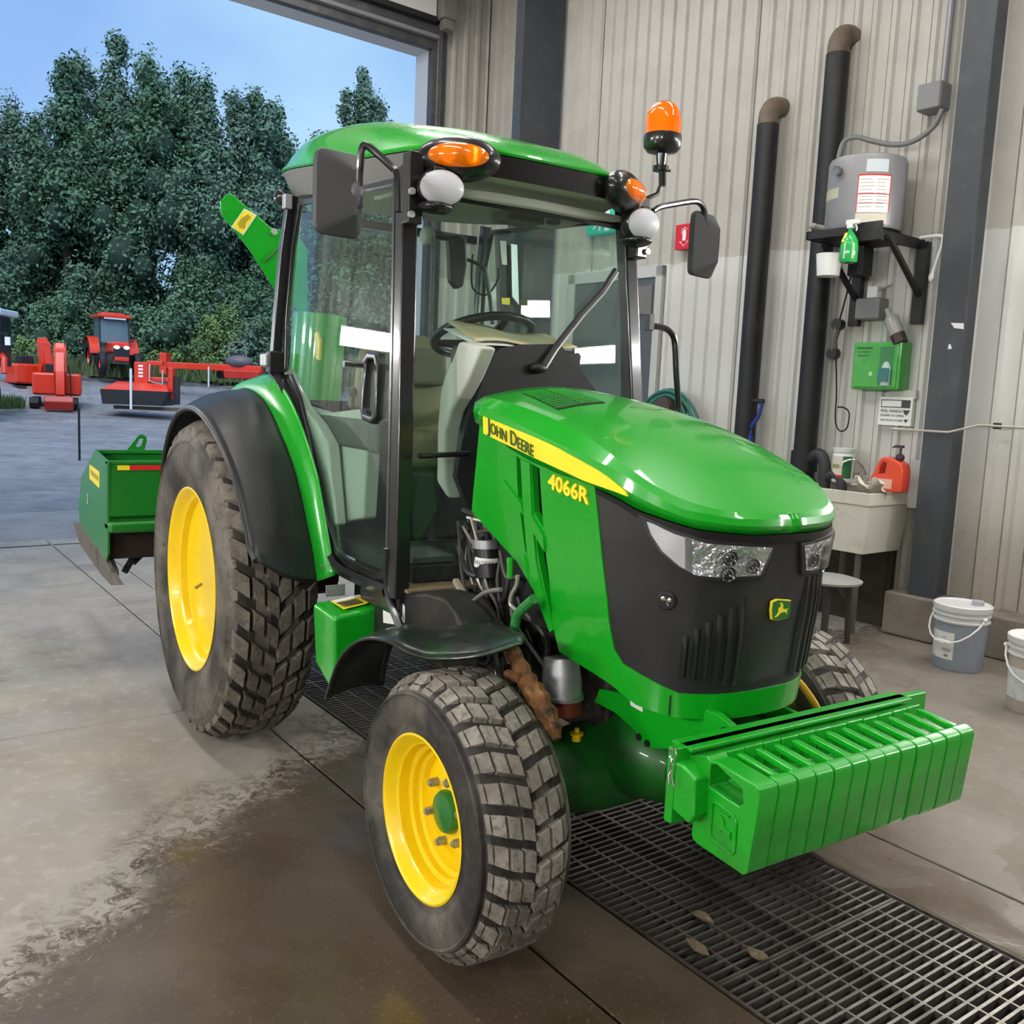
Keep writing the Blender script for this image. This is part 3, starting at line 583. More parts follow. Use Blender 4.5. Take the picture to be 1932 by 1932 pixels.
# ------------------------------------------------------------------ buckets
def bucket(u, v, label, liquid, tint, rz, sc=1):
    t = thing('pail', label, 'bucket', Bp(u, v, 0), rz, 'plastic pails by the wall')
    pm = P('pail_'+liquid, tint, .35, coat=.3, noise=(4, tuple(min(1, c*1.25) for c in tint), .4, .7))
    MB().lathe([(0, 0), (.134, 0), (.140, .012), (.149, .29)], n=40).build('pail_body', pm, t)
    MB().lathe([(.149, .29), (.149, .292), (.158, .296), (.159, .304), (.150, .307), (.1505, .33), (.160, .334), (.160, .342), (.151, .345), (.152, .362), (.164, .364), (.166, .395), (.158, .40), (.152, .392), (0, .388)], n=40).build('rim_and_lid', P('pail_white', (.66, .66, .65), .4, coat=.2), t)
    MB().lathe([(0, .39), (.035, .39), (.035, .415), (.03, .42), (0, .42)], c=(.05, .07, 0), n=16).build('spout_cap', P('cap_grey', (.36, .38, .4), .5), t)
    cyl_label(MB(), .1432, 200, 289, .07, .235, 12, .1485).build('label_panel', P('pail_label', (.68, .69, .66), .5, noise=(14, (.52, .54, .53), .55, .7)), t)
    mb = MB(); cyl_label(mb, .1447, 268, 278, .085, .10); cyl_label(mb, .1457, 262, 284, .12, .124); cyl_label(mb, .1460, 262, 284, .13, .134); cyl_label(mb, .1484, 262, 270, .20, .205); cyl_label(mb, .1472, 240, 280, .165, .167); cyl_label(mb, .1477, 240, 276, .18, .182)
    mb.build('label_print', P('print_grey', (.25, .22, .22), .6), t)
    hp = [(.162*math.cos(math.radians(180+k*18)), -.03-.155*math.sin(math.radians(k*18)), .33-.155*math.sin(math.radians(k*18))) for k in range(11)]
    MB().tube(hp, .0055, 8).cyl(hp[4], hp[6], .011, n=8).ell(hp[0], (.014, .014, .014)).ell(hp[-1], (.014, .014, .014)).build('handle', white, t)
    return t
bucket(1.22, 3.42, 'white-lidded pail of blue-grey fluid with a paper label, by the kerb', 'blue', (.24, .27, .32), math.radians(0))
bucket(1.86, 2.98, 'translucent amber-streaked pail cut off by the right edge of the photo', 'amber', (.45, .40, .33), math.radians(20))

# ================================================================== floor
def floor_mat():
    m = P('wet_concrete', (.30, .275, .24), .5); t = m.node_tree; b = t.nodes['Principled BSDF']; L = t.links
    co = t.nodes.new('ShaderNodeTexCoord'); sp = t.nodes.new('ShaderNodeSeparateXYZ'); L.new(co.outputs['Object'], sp.inputs[0])
    def nz(s, d=6, r=.6, dist=0):
        n = t.nodes.new('ShaderNodeTexNoise'); n.inputs['Scale'].default_value = s; n.inputs['Detail'].default_value = d; n.inputs['Roughness'].default_value = r; n.inputs['Distortion'].default_value = dist; L.new(co.outputs['Object'], n.inputs['Vector']); return n.outputs['Fac']
    def mr(x, a, b_, c=0, d=1):
        n = t.nodes.new('ShaderNodeMapRange'); n.inputs[1].default_value = a; n.inputs[2].default_value = b_; n.inputs[3].default_value = c; n.inputs[4].default_value = d; L.new(x, n.inputs[0]); return n.outputs[0]
    def ma(op, x, y):
        n = t.nodes.new('ShaderNodeMath'); n.operation = op
        for i, q in enumerate((x, y)):
            if isinstance(q, (int, float)): n.inputs[i].default_value = q
            else: L.new(q, n.inputs[i])
        return n.outputs[0]
    def mix(f, a, c):
        n = t.nodes.new('ShaderNodeMixRGB'); L.new(f, n.inputs[0])
        for i, q in ((1, a), (2, c)):
            if isinstance(q, tuple): n.inputs[i].default_value = (*q, 1)
            else: L.new(q, n.inputs[i])
        return n.outputs[0]
    X, Y = sp.outputs['X'], sp.outputs['Y']
    big = nz(.55, 4); med = nz(2.2, 6, .6, .3); fine = nz(14, 6, .65, .4); vf = nz(60, 4)
    # wet area: an irregular pool shape around the tractor front, dry towards the doorway side
    wx = mr(X, -.6, .9); wy = mr(ma('ADD', Y, X), -.50, .50)
    edge = ma('ADD', ma('MULTIPLY', wx, wy), ma('MULTIPLY', ma('SUBTRACT', med, .5), 1.1))
    wet = ma('MULTIPLY', mr(edge, .36, .62), mr(Y, .95, 1.5, 1, .55))
    dryc = mix(mr(med, .35, .7), (.37, .34, .295), (.28, .25, .205))
    dryc = mix(mr(fine, .52, .72), dryc, (.43, .41, .37))
    wetc = mix(mr(med, .3, .7), (.088, .066, .044), (.140, .110, .080))
    wetc = mix(mr(big, .45, .7), wetc, (.052, .036, .020))
    wetc = mix(mr(vf, .58, .8), wetc, (.17, .14, .105))
    # muddy flaked band where the pool dries out
    band = ma('MULTIPLY', mr(edge, .10, .40), mr(edge, .80, .45)); flake = ma('MULTIPLY', band, mr(nz(16, 9, .8, 1.2), .49, .53))
    colr = mix(wet, dryc, wetc); colr = mix(flake, colr, (.09, .066, .045)); colr = mix(ma('MULTIPLY', band, mr(nz(26, 8, .75, 1.5), .56, .62)), colr, (.44, .39, .33))
    L.new(colr, b.inputs['Base Color'])
    rg = ma('ADD', mr(wet, 0, 1, .52, .30), mr(nz(1.6, 5, .55, .5), .4, .62, -.22, .16)); rg = ma('MAXIMUM', rg, .06); L.new(rg, b.inputs['Roughness'])
    bp = t.nodes.new('ShaderNodeBump'); bp.inputs['Strength'].default_value = .35; bp.inputs['Distance'].default_value = .004
    L.new(ma('ADD', fine, ma('MULTIPLY', flake, 1.2)), bp.inputs['Height']); L.new(bp.outputs[0], b.inputs['Normal'])
    return m
FM = floor_mat()
TG = math.radians(2.6); GM = Matrix.Rotation(TG, 4, 'Z'); cg, sg_ = math.cos(TG), math.sin(TG)
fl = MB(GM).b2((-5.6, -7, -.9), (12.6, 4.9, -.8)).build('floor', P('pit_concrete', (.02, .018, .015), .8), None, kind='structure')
GY0, GY1 = -.185, .665
ys = [-7.5, -3.4, -.50, GY0]; ye = [GY1, .985, 4.9]; xs = [-5.45, -2.9, -.31, 3.6, 7.4, 12.6]
J = .004
def slab(x0, y0, x1, y1):
    MB(GM).b2((x0+J, y0+J, -.25), (x1-J, y1-J, 0)).build('slab', FM, fl, bev=.006, seg=1)
for i in range(len(xs)-1):
    for j in range(3): slab(xs[i], ys[j], xs[i+1], ys[j+1])
    for j in range(2): slab(xs[i], ye[j], xs[i+1], ye[j+1])
slab(-5.45, GY0, -1.6, GY1); slab(10.0, GY0, 12.6, GY1)
MB(GM).b2((-5.45, -7.5, -.27), (12.6, GY0-.01, -.252)).b2((-5.45, GY1+.01, -.27), (12.6, 4.9, -.252)).build('sub_base', P('joint_dirt', (.03, .024, .018), .9), fl)
# trench walls and edge angles
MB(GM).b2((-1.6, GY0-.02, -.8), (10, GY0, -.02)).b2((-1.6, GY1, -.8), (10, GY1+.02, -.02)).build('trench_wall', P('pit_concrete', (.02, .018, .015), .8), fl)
ang = P('angle_iron', (.10, .085, .07), .55, .5, noise=(20, (.05, .035, .025), .45, .7))
MB(GM).b2((-1.6, GY0-.0, -.04), (10, GY0+.008, .002)).b2((-1.6, GY1-.008, -.04), (10, GY1, .002)).build('edge_angle', ang, fl)
gbm2 = P('galvanised_grating', (.20, .185, .165), .42, .75, noise=[(8, (.08, .07, .06), .45, .68), (60, (.30, .28, .25), .55, .75)])
GL = .962; x0 = 1.478-3*GL; W_ = GY1-GY0-.024
bar = bearing = None
gnames = ['steel grating section farthest back under the tractor', 'steel grating section below the rear of the engine', 'steel grating section under the front axle', 'steel grating section between the front tyre and the weights', 'steel grating section in the lower right corner', 'steel grating section just past the bottom edge']
for k in range(6):
    gx = x0+k*GL; gt = thing('floor_grate', gnames[k], 'grate', GM @ Vector((gx+GL/2, (GY0+GY1)/2, 0)), TG, 'floor drain grates')
    n = 31; dz = -.004
    for i in range(n+1):
        x = -GL/2+.006+i*(GL-.012)/n
        if bar is None: bar = MB().box((0, 0, -.016), (.0045, W_, .030)).build('cross_bar', gbm2, gt); q = bar
        else: q = copy1(bar, gt)
        q.location = (x, 0, dz)
        if i in (0, n): q.scale = (2.0, 1, 1.05)
        else: q.rotation_euler = (0, random.uniform(-.04, .04), random.uniform(-.004, .004))
    for j in range(9):
        y = -W_/2+.003+j*(W_-.006)/8
        if bearing is None: bearing = MB().box((0, 0, -.012), (GL-.012, .007, .018)).build('long_bar', gbm2, gt); q = bearing
        else: q = copy1(bearing, gt)
        q.location = (0, y, dz+.002)
mud = P('leaf_litter', (.16, .12, .07), .9, noise=(20, (.3, .24, .16), .5, .7))
for i, (mx_, my_) in enumerate([(2.20, .03), (2.42, .02), (2.30, -.10)]):
    rn = random.Random(i); pts = [Vector((mx_+(.034+rn.uniform(-.012, .012))*math.cos(a*PI/5), my_+(.018+rn.uniform(-.006, .006))*math.sin(a*PI/5), .004+rn.uniform(0, .008))) for a in range(10)]
    mb = MB(GM); mb.add([Vector((mx_, my_, .012))]+pts+[q-Vector((0, 0, .004)) for q in pts]+[Vector((mx_, my_, -.002))], [(0, k+1, (k+1) % 10+1) for k in range(10)]+[(k+1, k+11, (k+1) % 10+11, (k+1) % 10+1) for k in range(10)]+[(21, (k+1) % 10+11, k+11) for k in range(10)])
    tag(mb.build('dead_leaf', mud, None, smooth=0), ['brown dead leaf on the grating nearest the front tyre', 'curled pale leaf lying in the middle of the grating', 'mud-caked leaf by the near edge of the grating'][i], 'leaf')
# ================================================================== the tractor (x forward, y to its left, rear axle above the origin)
TR = thing('tractor', 'green compact cab tractor with yellow wheels parked over the floor drain', 'tractor', (0, 0, 0))
def Nb(t, z):
    k = (z-.8)/.4; h = .30+.03*min(k, 1); xs = 2.17+.04*min(k, 1)
    if abs(t) <= 1:
        ph = t*PI/2; return Vector((xs+.30*max(math.cos(ph), 0)**.8, h*math.copysign(abs(math.sin(ph))**.8, t), z))
    return Vector((xs-(abs(t)-1), math.copysign(h, t), z))
def Nn(t, z):
    e = 1e-3; a = Nb(t+e, z)-Nb(t-e, z); b = Nb(t, z+e)-Nb(t, z-e); n = a.cross(b)
    if n.length < 1e-12: return Vector((1, 0, 0))
    n.normalize(); return n if n.x*1+n.y*t > 0 else -n
def NF(off=0): return lambda t, z, o: Nb(t, z)+Nn(t, z)*(off+o)
def mir(P): return [(-a, b) for a, b in reversed(P)]
def interp(tab, t):
    t = -abs(t)
    if t <= tab[0][0]: return tab[0][1]
    for (a, b), (c, d) in zip(tab, tab[1:]):
        if t <= c: return b+(d-b)*(t-a)/(c-a)
    return tab[-1][1]
zB = [(-1.68, 1.44), (-1.489, 1.378), (-1.374, 1.345), (-1.217, 1.322), (-1.07, 1.303), (-.856, 1.266), (-.487, 1.232), (-.18, 1.222), (0, 1.222)]
zL = [(-1.68, 1.502), (-1.325, 1.422), (-1.056, 1.37), (-.706, 1.300), (-.574, 1.278), (-.3, 1.262), (0, 1.258)]
zU = [(-1.68, 1.520), (-1.30, 1.462), (-1.11, 1.405), (-.87, 1.345), (-.54, 1.288), (-.3, 1.27), (0, 1.266)]
ins = [(-1.68, .030), (-1.2, .026), (-.8, .016), (-.4, .012), (0, .012)]
# hood top shell
zUx = [(1.40, 1.532), (1.53, 1.521), (1.72, 1.500), (1.93, 1.464), (2.10, 1.417), (2.28, 1.352), (2.42, 1.297), (2.51, 1.268), (2.56, 1.255)]
def zUf(x):
    for i in range(1, len(zUx)-2):
        if x <= zUx[i+1][0] or i == len(zUx)-3:
            a, b, c, d = zUx[i-1:i+3]; h = c[0]-b[0]; f = (x-b[0])/h; m0 = (c[1]-a[1])/(c[0]-a[0])*h; m1 = (d[1]-b[1])/(d[0]-b[0])*h
            return (2*f**3-3*f*f+1)*b[1]+(f**3-2*f*f+f)*m0+(-2*f**3+3*f*f)*c[1]+(f**3-f*f)*m1
def hood_pt(t, r):
    s = 1 if t >= 0 else -1
    if r == 0: return Nb(t, interp(zB, t))
    if r == 1: q = Nb(t, interp(zL, t)); q.y *= 1.012; return q
    U = Nb(t, 1.3); U.z = zUf(U.x); f = 1-interp(ins, t)/.33; U.y *= f; U.x = min(U.x, 2.21+(U.x-2.21)*f) if U.x > 2.21 else U.x; return U
def bulge(q): return Vector((2.21+(q.x-2.21)*1.02 if q.x > 2.21 else q.x, q.y*1.022, q.z))
def hood():
    mb = MB(); T = [-1.69+.046*i for i in range(16)]+[-1+.05*i for i in range(20)]; T = sorted(set([round(q, 4) for q in T if q < -1.0]))+[-1+.05*i for i in range(21)]
    NV = 12; rows = []
    for t in T:
        a = [hood_pt(t, 0), bulge(hood_pt(t, 0).lerp(hood_pt(t, 1), .55)), hood_pt(t, 1)]
        U = hood_pt(t, 2); V = hood_pt(-t, 2); cs_ = min(1, abs(t)/1.15); crown = .040*cs_*cs_*(3-2*cs_)+.002
        top = []
        for i in range(NV+1):
            q = U.lerp(V, i/NV); yy = 2*i/NV-1; q = q.copy(); q.z += crown*(1-yy*yy); top.append(q)
        b = [hood_pt(-t, 1), bulge(hood_pt(-t, 0).lerp(hood_pt(-t, 1), .55)), hood_pt(-t, 0)]
        rows.append(a+top+b)
    n = len(rows[0]); mb.add([q for r in rows for q in r], [(i*n+j, i*n+j+1, (i+1)*n+j+1, (i+1)*n+j) for i in range(len(rows)-1) for j in range(n-1)])
    return mb
hd = hood().build('hood', green, TR, smooth=14)
so = hd.modifiers.new('t', 'SOLIDIFY'); so.thickness = .006; so.offset = -1
def hoodz(x, y): # crown of the top surface
    return zUf(x)+.041*(1-(y/.3)**2)+.002
LV = [(1.63, -.195), (1.599, -.079), (1.831, -.113), (1.831, -.261)]
LV = [(1.60, -.20), (1.60, .02), (1.83, .02), (1.83, -.20)]
MB().panel([(1.60, -.21), (1.60, -.05), (1.85, -.08), (1.85, -.25)], lambda x, y, o: Vector((x, y, hoodz(x, y)+.0015+o)), .002, h=.05).build('vent_slot_shade', P('slot_shade_green', (.002, .02, .004), .7), hd)  # dark sheet on the hood skin, shade of the louvre slots as colour
mb = MB()
for k in range(11):
    x = 1.612+k*.022; ya, yb = -.212-.0035*k, -.052-.0027*k
    for (c, d) in ((ya, (ya+yb)/2-.004), ((ya+yb)/2+.004, yb)):
        z1, z2 = hoodz(x, c), hoodz(x, d)
        mb.hexa([(x-.007, c, z1+.001), (x+.000, c, z1+.001), (x+.000, d, z2+.001), (x-.007, d, z2+.001), (x-.005, c, z1+.0035), (x-.001, c, z1+.005), (x-.001, d, z2+.005), (x-.005, d, z2+.0035)])
mb.build('vent_louvres', green, hd)
# lower body with bezel: green side panels meeting under the grille
bb = [(-1.662,1.436),(-1.489,1.374),(-1.374,1.345),(-1.217,1.32),(-1.072,1.307)]
ge = [(-1.07,1.304),(-1.024,1.125),(-0.978,0.961),(-0.935,0.887),(-0.871,0.856),(-0.506,0.809),(-0.12,0.813)]
ge = ge[:-1]+[(0, .812)]
lo = [(-0.537,0.744),(-0.764,0.756),(-0.947,0.789),(-1.187,0.817),(-1.233,0.901),(-1.421,1.039),(-1.691,1.157)]
outer = bb+ge[0:]+[(0, .742)]+lo
outer = [(a, b) for a, b in outer]
s1 = [(-1.447,1.354),(-1.418,1.344),(-1.397,1.219),(-1.429,1.236)]
s2 = [(-1.418,1.207),(-1.392,1.195),(-1.358,1.063),(-1.379,1.082)]
s3 = [(-1.366,1.338),(-1.325,1.328),(-1.292,1.162),(-1.341,1.202)]
s4 = [(-1.332,1.155),(-1.284,1.12),(-1.252,1.02),(-1.224,0.893),(-1.265,0.973),(-1.303,1.057)]
mb = MB(); mb.panel(outer, NF(0), .02, [s1, s2, s3, s4], h=.05)
body = mb.build('side_panel', green, TR, smooth=25, bev=.002)
mb = MB(); mb.panel(mir(outer), NF(0), .02, [mir(s) for s in (s1, s2, s3, s4)], h=.05); mb.build('side_panel', green, TR, smooth=25)
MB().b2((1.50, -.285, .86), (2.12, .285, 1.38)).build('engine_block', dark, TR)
for m_ in (1, -1): MB().panel([(m_*a, b) for a, b in [(-1.62, 1.16), (-1.62, 1.40), (-1.40, 1.33), (-1.15, 1.29), (-1.12, .92), (-1.2, .86), (-1.30, .96)]], NF(-.021), .003).build('slot_shade_sheet', dark, TR)  # black sheets added behind the slots so they look deep in shade
# raised diagonal strakes on the side panel
mb = MB()
for P_ in ([(-1.505,1.278),(-1.402,1.219),(-1.386,1.186),(-1.424,1.205)], [(-1.351,1.197),(-1.283,1.139),(-1.274,1.097),(-1.337,1.146)]): mb.panel(P_, NF(.007), .007, h=.05)
mb.build('panel_strake', green, body)
mb = MB(); mb.panel([(-1.416,1.347),(-1.368,1.339),(-1.346,1.204),(-1.314,1.058),(-1.263,0.957),(-1.215,0.876),(-1.23,0.866),(-1.312,0.963),(-1.358,1.067),(-1.39,1.205)], NF(.006), .006, h=.05); mb.build('panel_strake', green, body, bev=.003)
mb = MB(); mb.panel([(-0.556,0.801),(-0.547,0.801),(-0.544,0.747),(-0.554,0.746)], NF(.002), .003); mb.build('seam', dark, body)
MB().b2((2.10, -.333, .0+.86), (2.101, -.3325, .861)).build('panel_clip', black, body)
# yellow stripe and lettering
dc = [(-1.623,1.461),(-1.616,1.409),(-1.349,1.36),(-1.098,1.316),(-0.893,1.295),(-0.912,1.309),(-1.056,1.351),(-1.223,1.392),(-1.327,1.413)]
st_ = MB().panel(dc, NF(.0135), .006, h=.04).build('yellow_stripe', yellowd, TR)
def sidepos(px0, d, u_, off, shear=0):
    return lambda a, b, c: Vector((px0[0]+d[0]*a+u_[0]*b, -.33-off-c, px0[1]+d[1]*a+u_[1]*b))
a0, a1 = [(1.621,1.436),(1.88,1.377)]
Ln = math.hypot(a1[0]-a0[0], a1[1]-a0[1]); dx = ((a1[0]-a0[0])/Ln, (a1[1]-a0[1])/Ln)
letg = P('letter_green', (.03, .10, .02), .4)
text('John Deere', .060, caps=True, name='stripe_lettering', mat=letg, parent=st_, origin=None, ex=(1, 0, 0), ey=(0, 0, 1), maxw=Ln*.98, pos=sidepos(((a0[0]+a1[0])/2, (a0[1]+a1[1])/2), dx, (-.12, 1), .0175), ext=.001, weight=.0004)
0 and text('x', .052, 'stripe_lettering', letg, st_, None, (1, 0, 0), (0, 0, 1), maxw=Ln*.98, pos=sidepos(((a0[0]+a1[0])/2, (a0[1]+a1[1])/2), dx, (-.12, 1), .0175), ext=.001, weight=.0004)
b0, b1 = [(1.936,1.3),(2.124,1.275)]
Ln = math.hypot(b1[0]-b0[0], b1[1]-b0[1]); dx = ((b1[0]-b0[0])/Ln, (b1[1]-b0[1])/Ln)
text('4066R', .058, 'model_lettering', yellowd, body, None, (1, 0, 0), (0, 0, 1), maxw=Ln, pos=sidepos(((b0[0]+b1[0])/2, (b0[1]+b1[1])/2-.002), dx, (-.05, 1), .0035), ext=.003, weight=.0016)
# grille
gr_out = [(-1.07, 1.297), (-.856, 1.258), (-.487, 1.226), (-.18, 1.217), (0, 1.216)]
right = ge[1:]+[]
gpoly = gr_out+mir(gr_out)[1:]+[(-a, b) for a, b in ge[1:-1]]+[(0, .812)]+list(reversed(ge[1:-1]))
gri = MB().panel(gpoly, NF(-.004), .012, h=.045).build('grille', grille_m, TR, smooth=25)
ribm = P('grille_rib_black', (.014, .014, .015), .38, coat=.1)
for s in (-1, 1):
    for k in range(6):
        t = s*(.17+.065*k); zt = 1.10-.0*k if s > 0 else 1.06-.02*k; zb = .832+.004*k
        w_ = .016; P2 = [(t-w_, zt), (t+w_, zt), (t+w_+.006*s, zb), (t-w_+.006*s, zb)]
        mb = MB(); vs = []
        nz = 8
        for i in range(nz+1):
            z = zt+(zb-zt)*i/nz; ramp = min(1, i/2.5)
            for tt, o in ((t-w_*1.4, -.004), (t-w_*.5, .008*ramp), (t+w_*.5, .008*ramp), (t+w_*1.4, -.004)): vs.append(Nb(tt, z)+Nn(tt, z)*o)
        mb.add(vs, [(i*4+j, i*4+j+1, i*4+4+j+1, i*4+4+j) for i in range(nz) for j in range(3)]); mb.build('grille_rib', ribm, gri, smooth=50)
MB().panel([(-1.07+.005, 1.300), (-.856, 1.263), (-.487, 1.230), (-.18, 1.220), (.18, 1.220), (.487, 1.230), (.856, 1.263), (1.065, 1.300), (1.06, 1.286), (.856, 1.247), (.487, 1.208), (.18, 1.200), (-.18, 1.200), (-.487, 1.208), (-.856, 1.247), (-1.06, 1.286)], NF(.002), .004, h=.05).build('grille_lip', P('lip_black', (.01, .01, .01), .25), gri)
# headlights
hlp = [(-0.834,1.254),(-0.795,1.213),(-0.709,1.166),(-0.592,1.126),(-0.481,1.109),(-0.376,1.106),(-0.094,1.111),(-0.05,1.195),(-0.239,1.203),(-0.445,1.209),(-0.626,1.227)]
hin = [(-0.79,1.243),(-0.755,1.209),(-0.678,1.17),(-0.573,1.138),(-0.475,1.12),(-0.373,1.117),(-0.12,1.121),(-0.075,1.187),(-0.237,1.194),(-0.443,1.199),(-0.619,1.217)]
ref_ = [(-0.515,1.208),(-0.444,1.2),(-0.237,1.195),(-0.073,1.189),(-0.12,1.121),(-0.373,1.117),(-0.475,1.12),(-0.497,1.123)]
div = [(-0.555,1.213),(-0.519,1.209),(-0.5,1.125),(-0.538,1.134)]
ref = [(-0.508,1.199),(-0.389,1.194),(-0.265,1.19),(-0.118,1.186),(-0.124,1.17),(-0.146,1.127),(-0.374,1.122),(-0.485,1.125)]
def headlight(mf):
    h = MB().panel(mf(hlp), NF(.004), .008, [mf(hin)], h=.05).build('headlight', plastic, TR, smooth=30, bev=.002)
    MB().panel(mf(hin), NF(.001), .004, h=.025).build('reflector', lampref, h)
    MB().panel(mf(ref_), NF(.004), .004, h=.012).build('reflector_bowl', P('crumpled_chrome', (.84, .84, .86), .20, .8, bump=(11, 1.0, .05)), h)
    MB().panel(mf(div), NF(.008), .006, h=.05).build('divider', P('lamp_divider', (.30, .30, .31), .3, .6), h)
    for c_ in ((-.30, 1.165), (-.30, 1.125), (-.17, 1.145)):
        t = c_[0] if mf is ident else -c_[0]; q = Nb(t, c_[1]); n = Nn(t, c_[1])
        MB().lathe([(0, -.002), (.010, .0), (.016, .006), (.019, .008)], n=14).build('tmp', chrome, h) if 0 else None
        mb = MB(); R_ = facing(n); mb.lathe([(0, .004), (.007, .008), (.013, .002), (.017, .008), (.019, .009)], n=14); mb.v = [R_ @ v+q for v in mb.v]; mb.build('bulb_ring', P('lamp_dark_chrome', (.12, .12, .13), .15, .9), h)
    mb = MB()
    o = [(q[0]*1.0, q[1]) for q in mf(hin)]
    mb.panel(o, NF(.011), .0015, h=.04); mb.build('lens', clear, h)
    return h
ident = lambda P_: P_
headlight(ident); headlight(mir)
# emblem, camera disc
em = [(-0.038,1.05),(-0.015,1.055),(0.041,1.048),(0.05,1.018),(0.043,1.001),(-0.002,0.998),(-0.026,1.002),(-0.037,1.027)]
e0 = MB().panel(em, NF(.008), .008, h=.03).build('emblem_badge', yellowd, TR, bev=.001)
cx = sum(q[0] for q in em)/len(em); cz = sum(q[1] for q in em)/len(em)
MB().panel([(cx+(a-cx)*.92, cz+(b-cz)*.92) for a, b in em], NF(.0095), .002, h=.03).build('badge_field', P('badge_green', (.02, .16, .02), .3), e0)
def emp(L): return [(cx+a*.052/.040*.85, cz+b) for a, b in L]
deer = [(-.020, -.015), (-.012, -.010), (-.008, -.002), (-.010, .006), (-.004, .010), (-.003, .017), (-.010, .020), (-.002, .0205), (.002, .014), (.002, .006), (.008, .003), (.018, .001), (.022, .004), (.020, -.003), (.022, -.012), (.016, -.006), (.006, -.005), (-.001, -.006), (-.006, -.012), (-.014, -.016)]
MB().panel(emp(deer), NF(.0105), .0015, h=.03).build('leaping_deer', yellowd, e0)
q = [(-0.628,1.047)][0]; n = Nn(*q); R_ = facing(n); p_ = Nb(*q)
mb = MB(); mb.lathe([(0, .006), (.020, .006), (.024, .002), (.024, -.004)], n=20); mb.v = [R_ @ v+p_ for v in mb.v]; cd = mb.build('sensor_disc', plastic, TR)
mb = MB(); mb.ell((-.008, .006, .007), (.006, .006, .002)); mb.ell((.008, .004, .007), (.006, .006, .002)); mb.box((0, .004, .007), (.016, .004, .003)); mb.box((.004, -.006, .007), (.004, .010, .002), Matrix.Rotation(.5, 3, 'Z')); mb.v = [R_ @ v+p_ for v in mb.v]; mb.build('clip', chrome, cd)

# ------------------------------------------------------------------ chassis below the hood
fr = [(2.01,0.698),(2.44,0.77),(2.473,0.772),(2.524,0.755),(2.537,0.738),(2.359,0.64),(2.249,0.601),(2.205,0.605),(2.175,0.627),(2.087,0.65),(1.989,0.651)]
rail = MB().panel(fr, lambda a, b, o: Vector((a, -.17-o, b)), .022).build('frame_rail', green, TR, bev=.003)
for px in [(2.196,0.617),(2.231,0.611),(2.505,0.738)]: MB().cyl((px[0], -.175, px[1]), (px[0], -.165, px[1]), .010, n=12).build('bolt_hole', dark, rail)
MB().panel([(2.151,0.709),(2.203,0.709),(2.204,0.691),(2.155,0.694)], lambda a, b, o: Vector((a, -.173-o, b)), .002).build('serial_plate', whitel, rail)
fl_ = [(2.104,0.603),(2.36,0.725),(2.451,0.716),(2.464,0.696),(2.332,0.622),(2.133,0.538)]
MB().panel(fl_, lambda a, b, o: Vector((a, .17+o, b)), .02).build('frame_rail', green, TR, bev=.003)
MB().b2((1.2, -.13, .52), (2.0, .13, .72)).build('oil_pan', dkmetal, TR, bev=.02)
MB().b2((.3, -.20, .50), (1.5, .20, .95)).build('transmission', dkmetal, TR, bev=.03)
mb = MB(); mb.lathe([(.0, -.50), (.085, -.50), (.10, -.47), (.10, -.43), (.09, -.40), (.115, -.30), (.135, -.12), (.135, 0), (.115, .12), (.085, .30), (.075, .40), (.10, .43), (.10, .47), (.085, .50), (0, .50)], c=(1.93, 0, .43), axis='y', n=24); ax = mb.build('front_axle', greend, TR)
mb = MB(); mb.lathe([(0, -.14), (.11, -.14), (.135, -.08), (.14, .0), (.11, .12), (.07, .16), (0, .16)], c=(2.06, -.02, .50), axis='x', n=24); mb.build('axle_pivot_casting', greend, TR)
px = [(1.943,-0.19,0.547)][0]
cq = [(1.988,-0.225)][0]
MB().lathe([(0, 0), (.020, 0), (.021, .006), (.008, .009), (.007, .020), (0, .021)], c=(cq[0], cq[1], .562), n=14).lathe([(.014, 0), (.014, -.018)], c=(cq[0], cq[1], .562), n=12).build('yellow_cap', yellow, ax)
MB().tube([(2.02, .10, .43), (2.02, .50, .40)], .018, 10).tube([(2.02, -.10, .43), (2.02, -.50, .40)], .018, 10).build('steering_rod', dkmetal, TR)
# weight bracket and tow plate
MB().b2((2.30, -.13, .60), (2.60, .13, .69)).build('weight_bracket', greend, TR, bev=.006)
rb = [(2.6,-0.423,0.762),(2.6,0.492,0.744)]
MB().b2((2.585, rb[0][1]-.01, .60), (2.61, rb[1][1]+.0, .775)).b2((2.56, -.40, .765), (2.625, .405, .775)).build('weight_rail', greenc, TR, bev=.003)
MB().panel([(2.578,0.724),(2.597,0.746),(2.634,0.745),(2.672,0.727),(2.677,0.647),(2.66,0.621),(2.585,0.638)], lambda a, b, o: Vector((a, -.43-o, b)), .05).build('rail_end_plate', green, TR, bev=.006)
rc = [(2.614,0.766)][0]; ring = [(rc[0]+.010*math.cos(a*PI/5), -.445, rc[1]+.014*math.sin(a*PI/5)) for a in range(10)]
MB().tube(ring, .0025, 6, close=True).tube([(rc[0]-.003, -.445, rc[1]-.012), (rc[0]+.004, -.447, rc[1]-.03), (rc[0]-.004, -.45, rc[1]-.045), (rc[0]-.001, -.45, rc[1]-.07)], .0025, 6).tube([(rc[0]+.003, -.445, rc[1]-.012), (rc[0]-.004, -.447, rc[1]-.03), (rc[0]+.006, -.45, rc[1]-.048), (rc[0]+.014, -.45, rc[1]-.068)], .0025, 6).build('retaining_clip', chrome, TR)
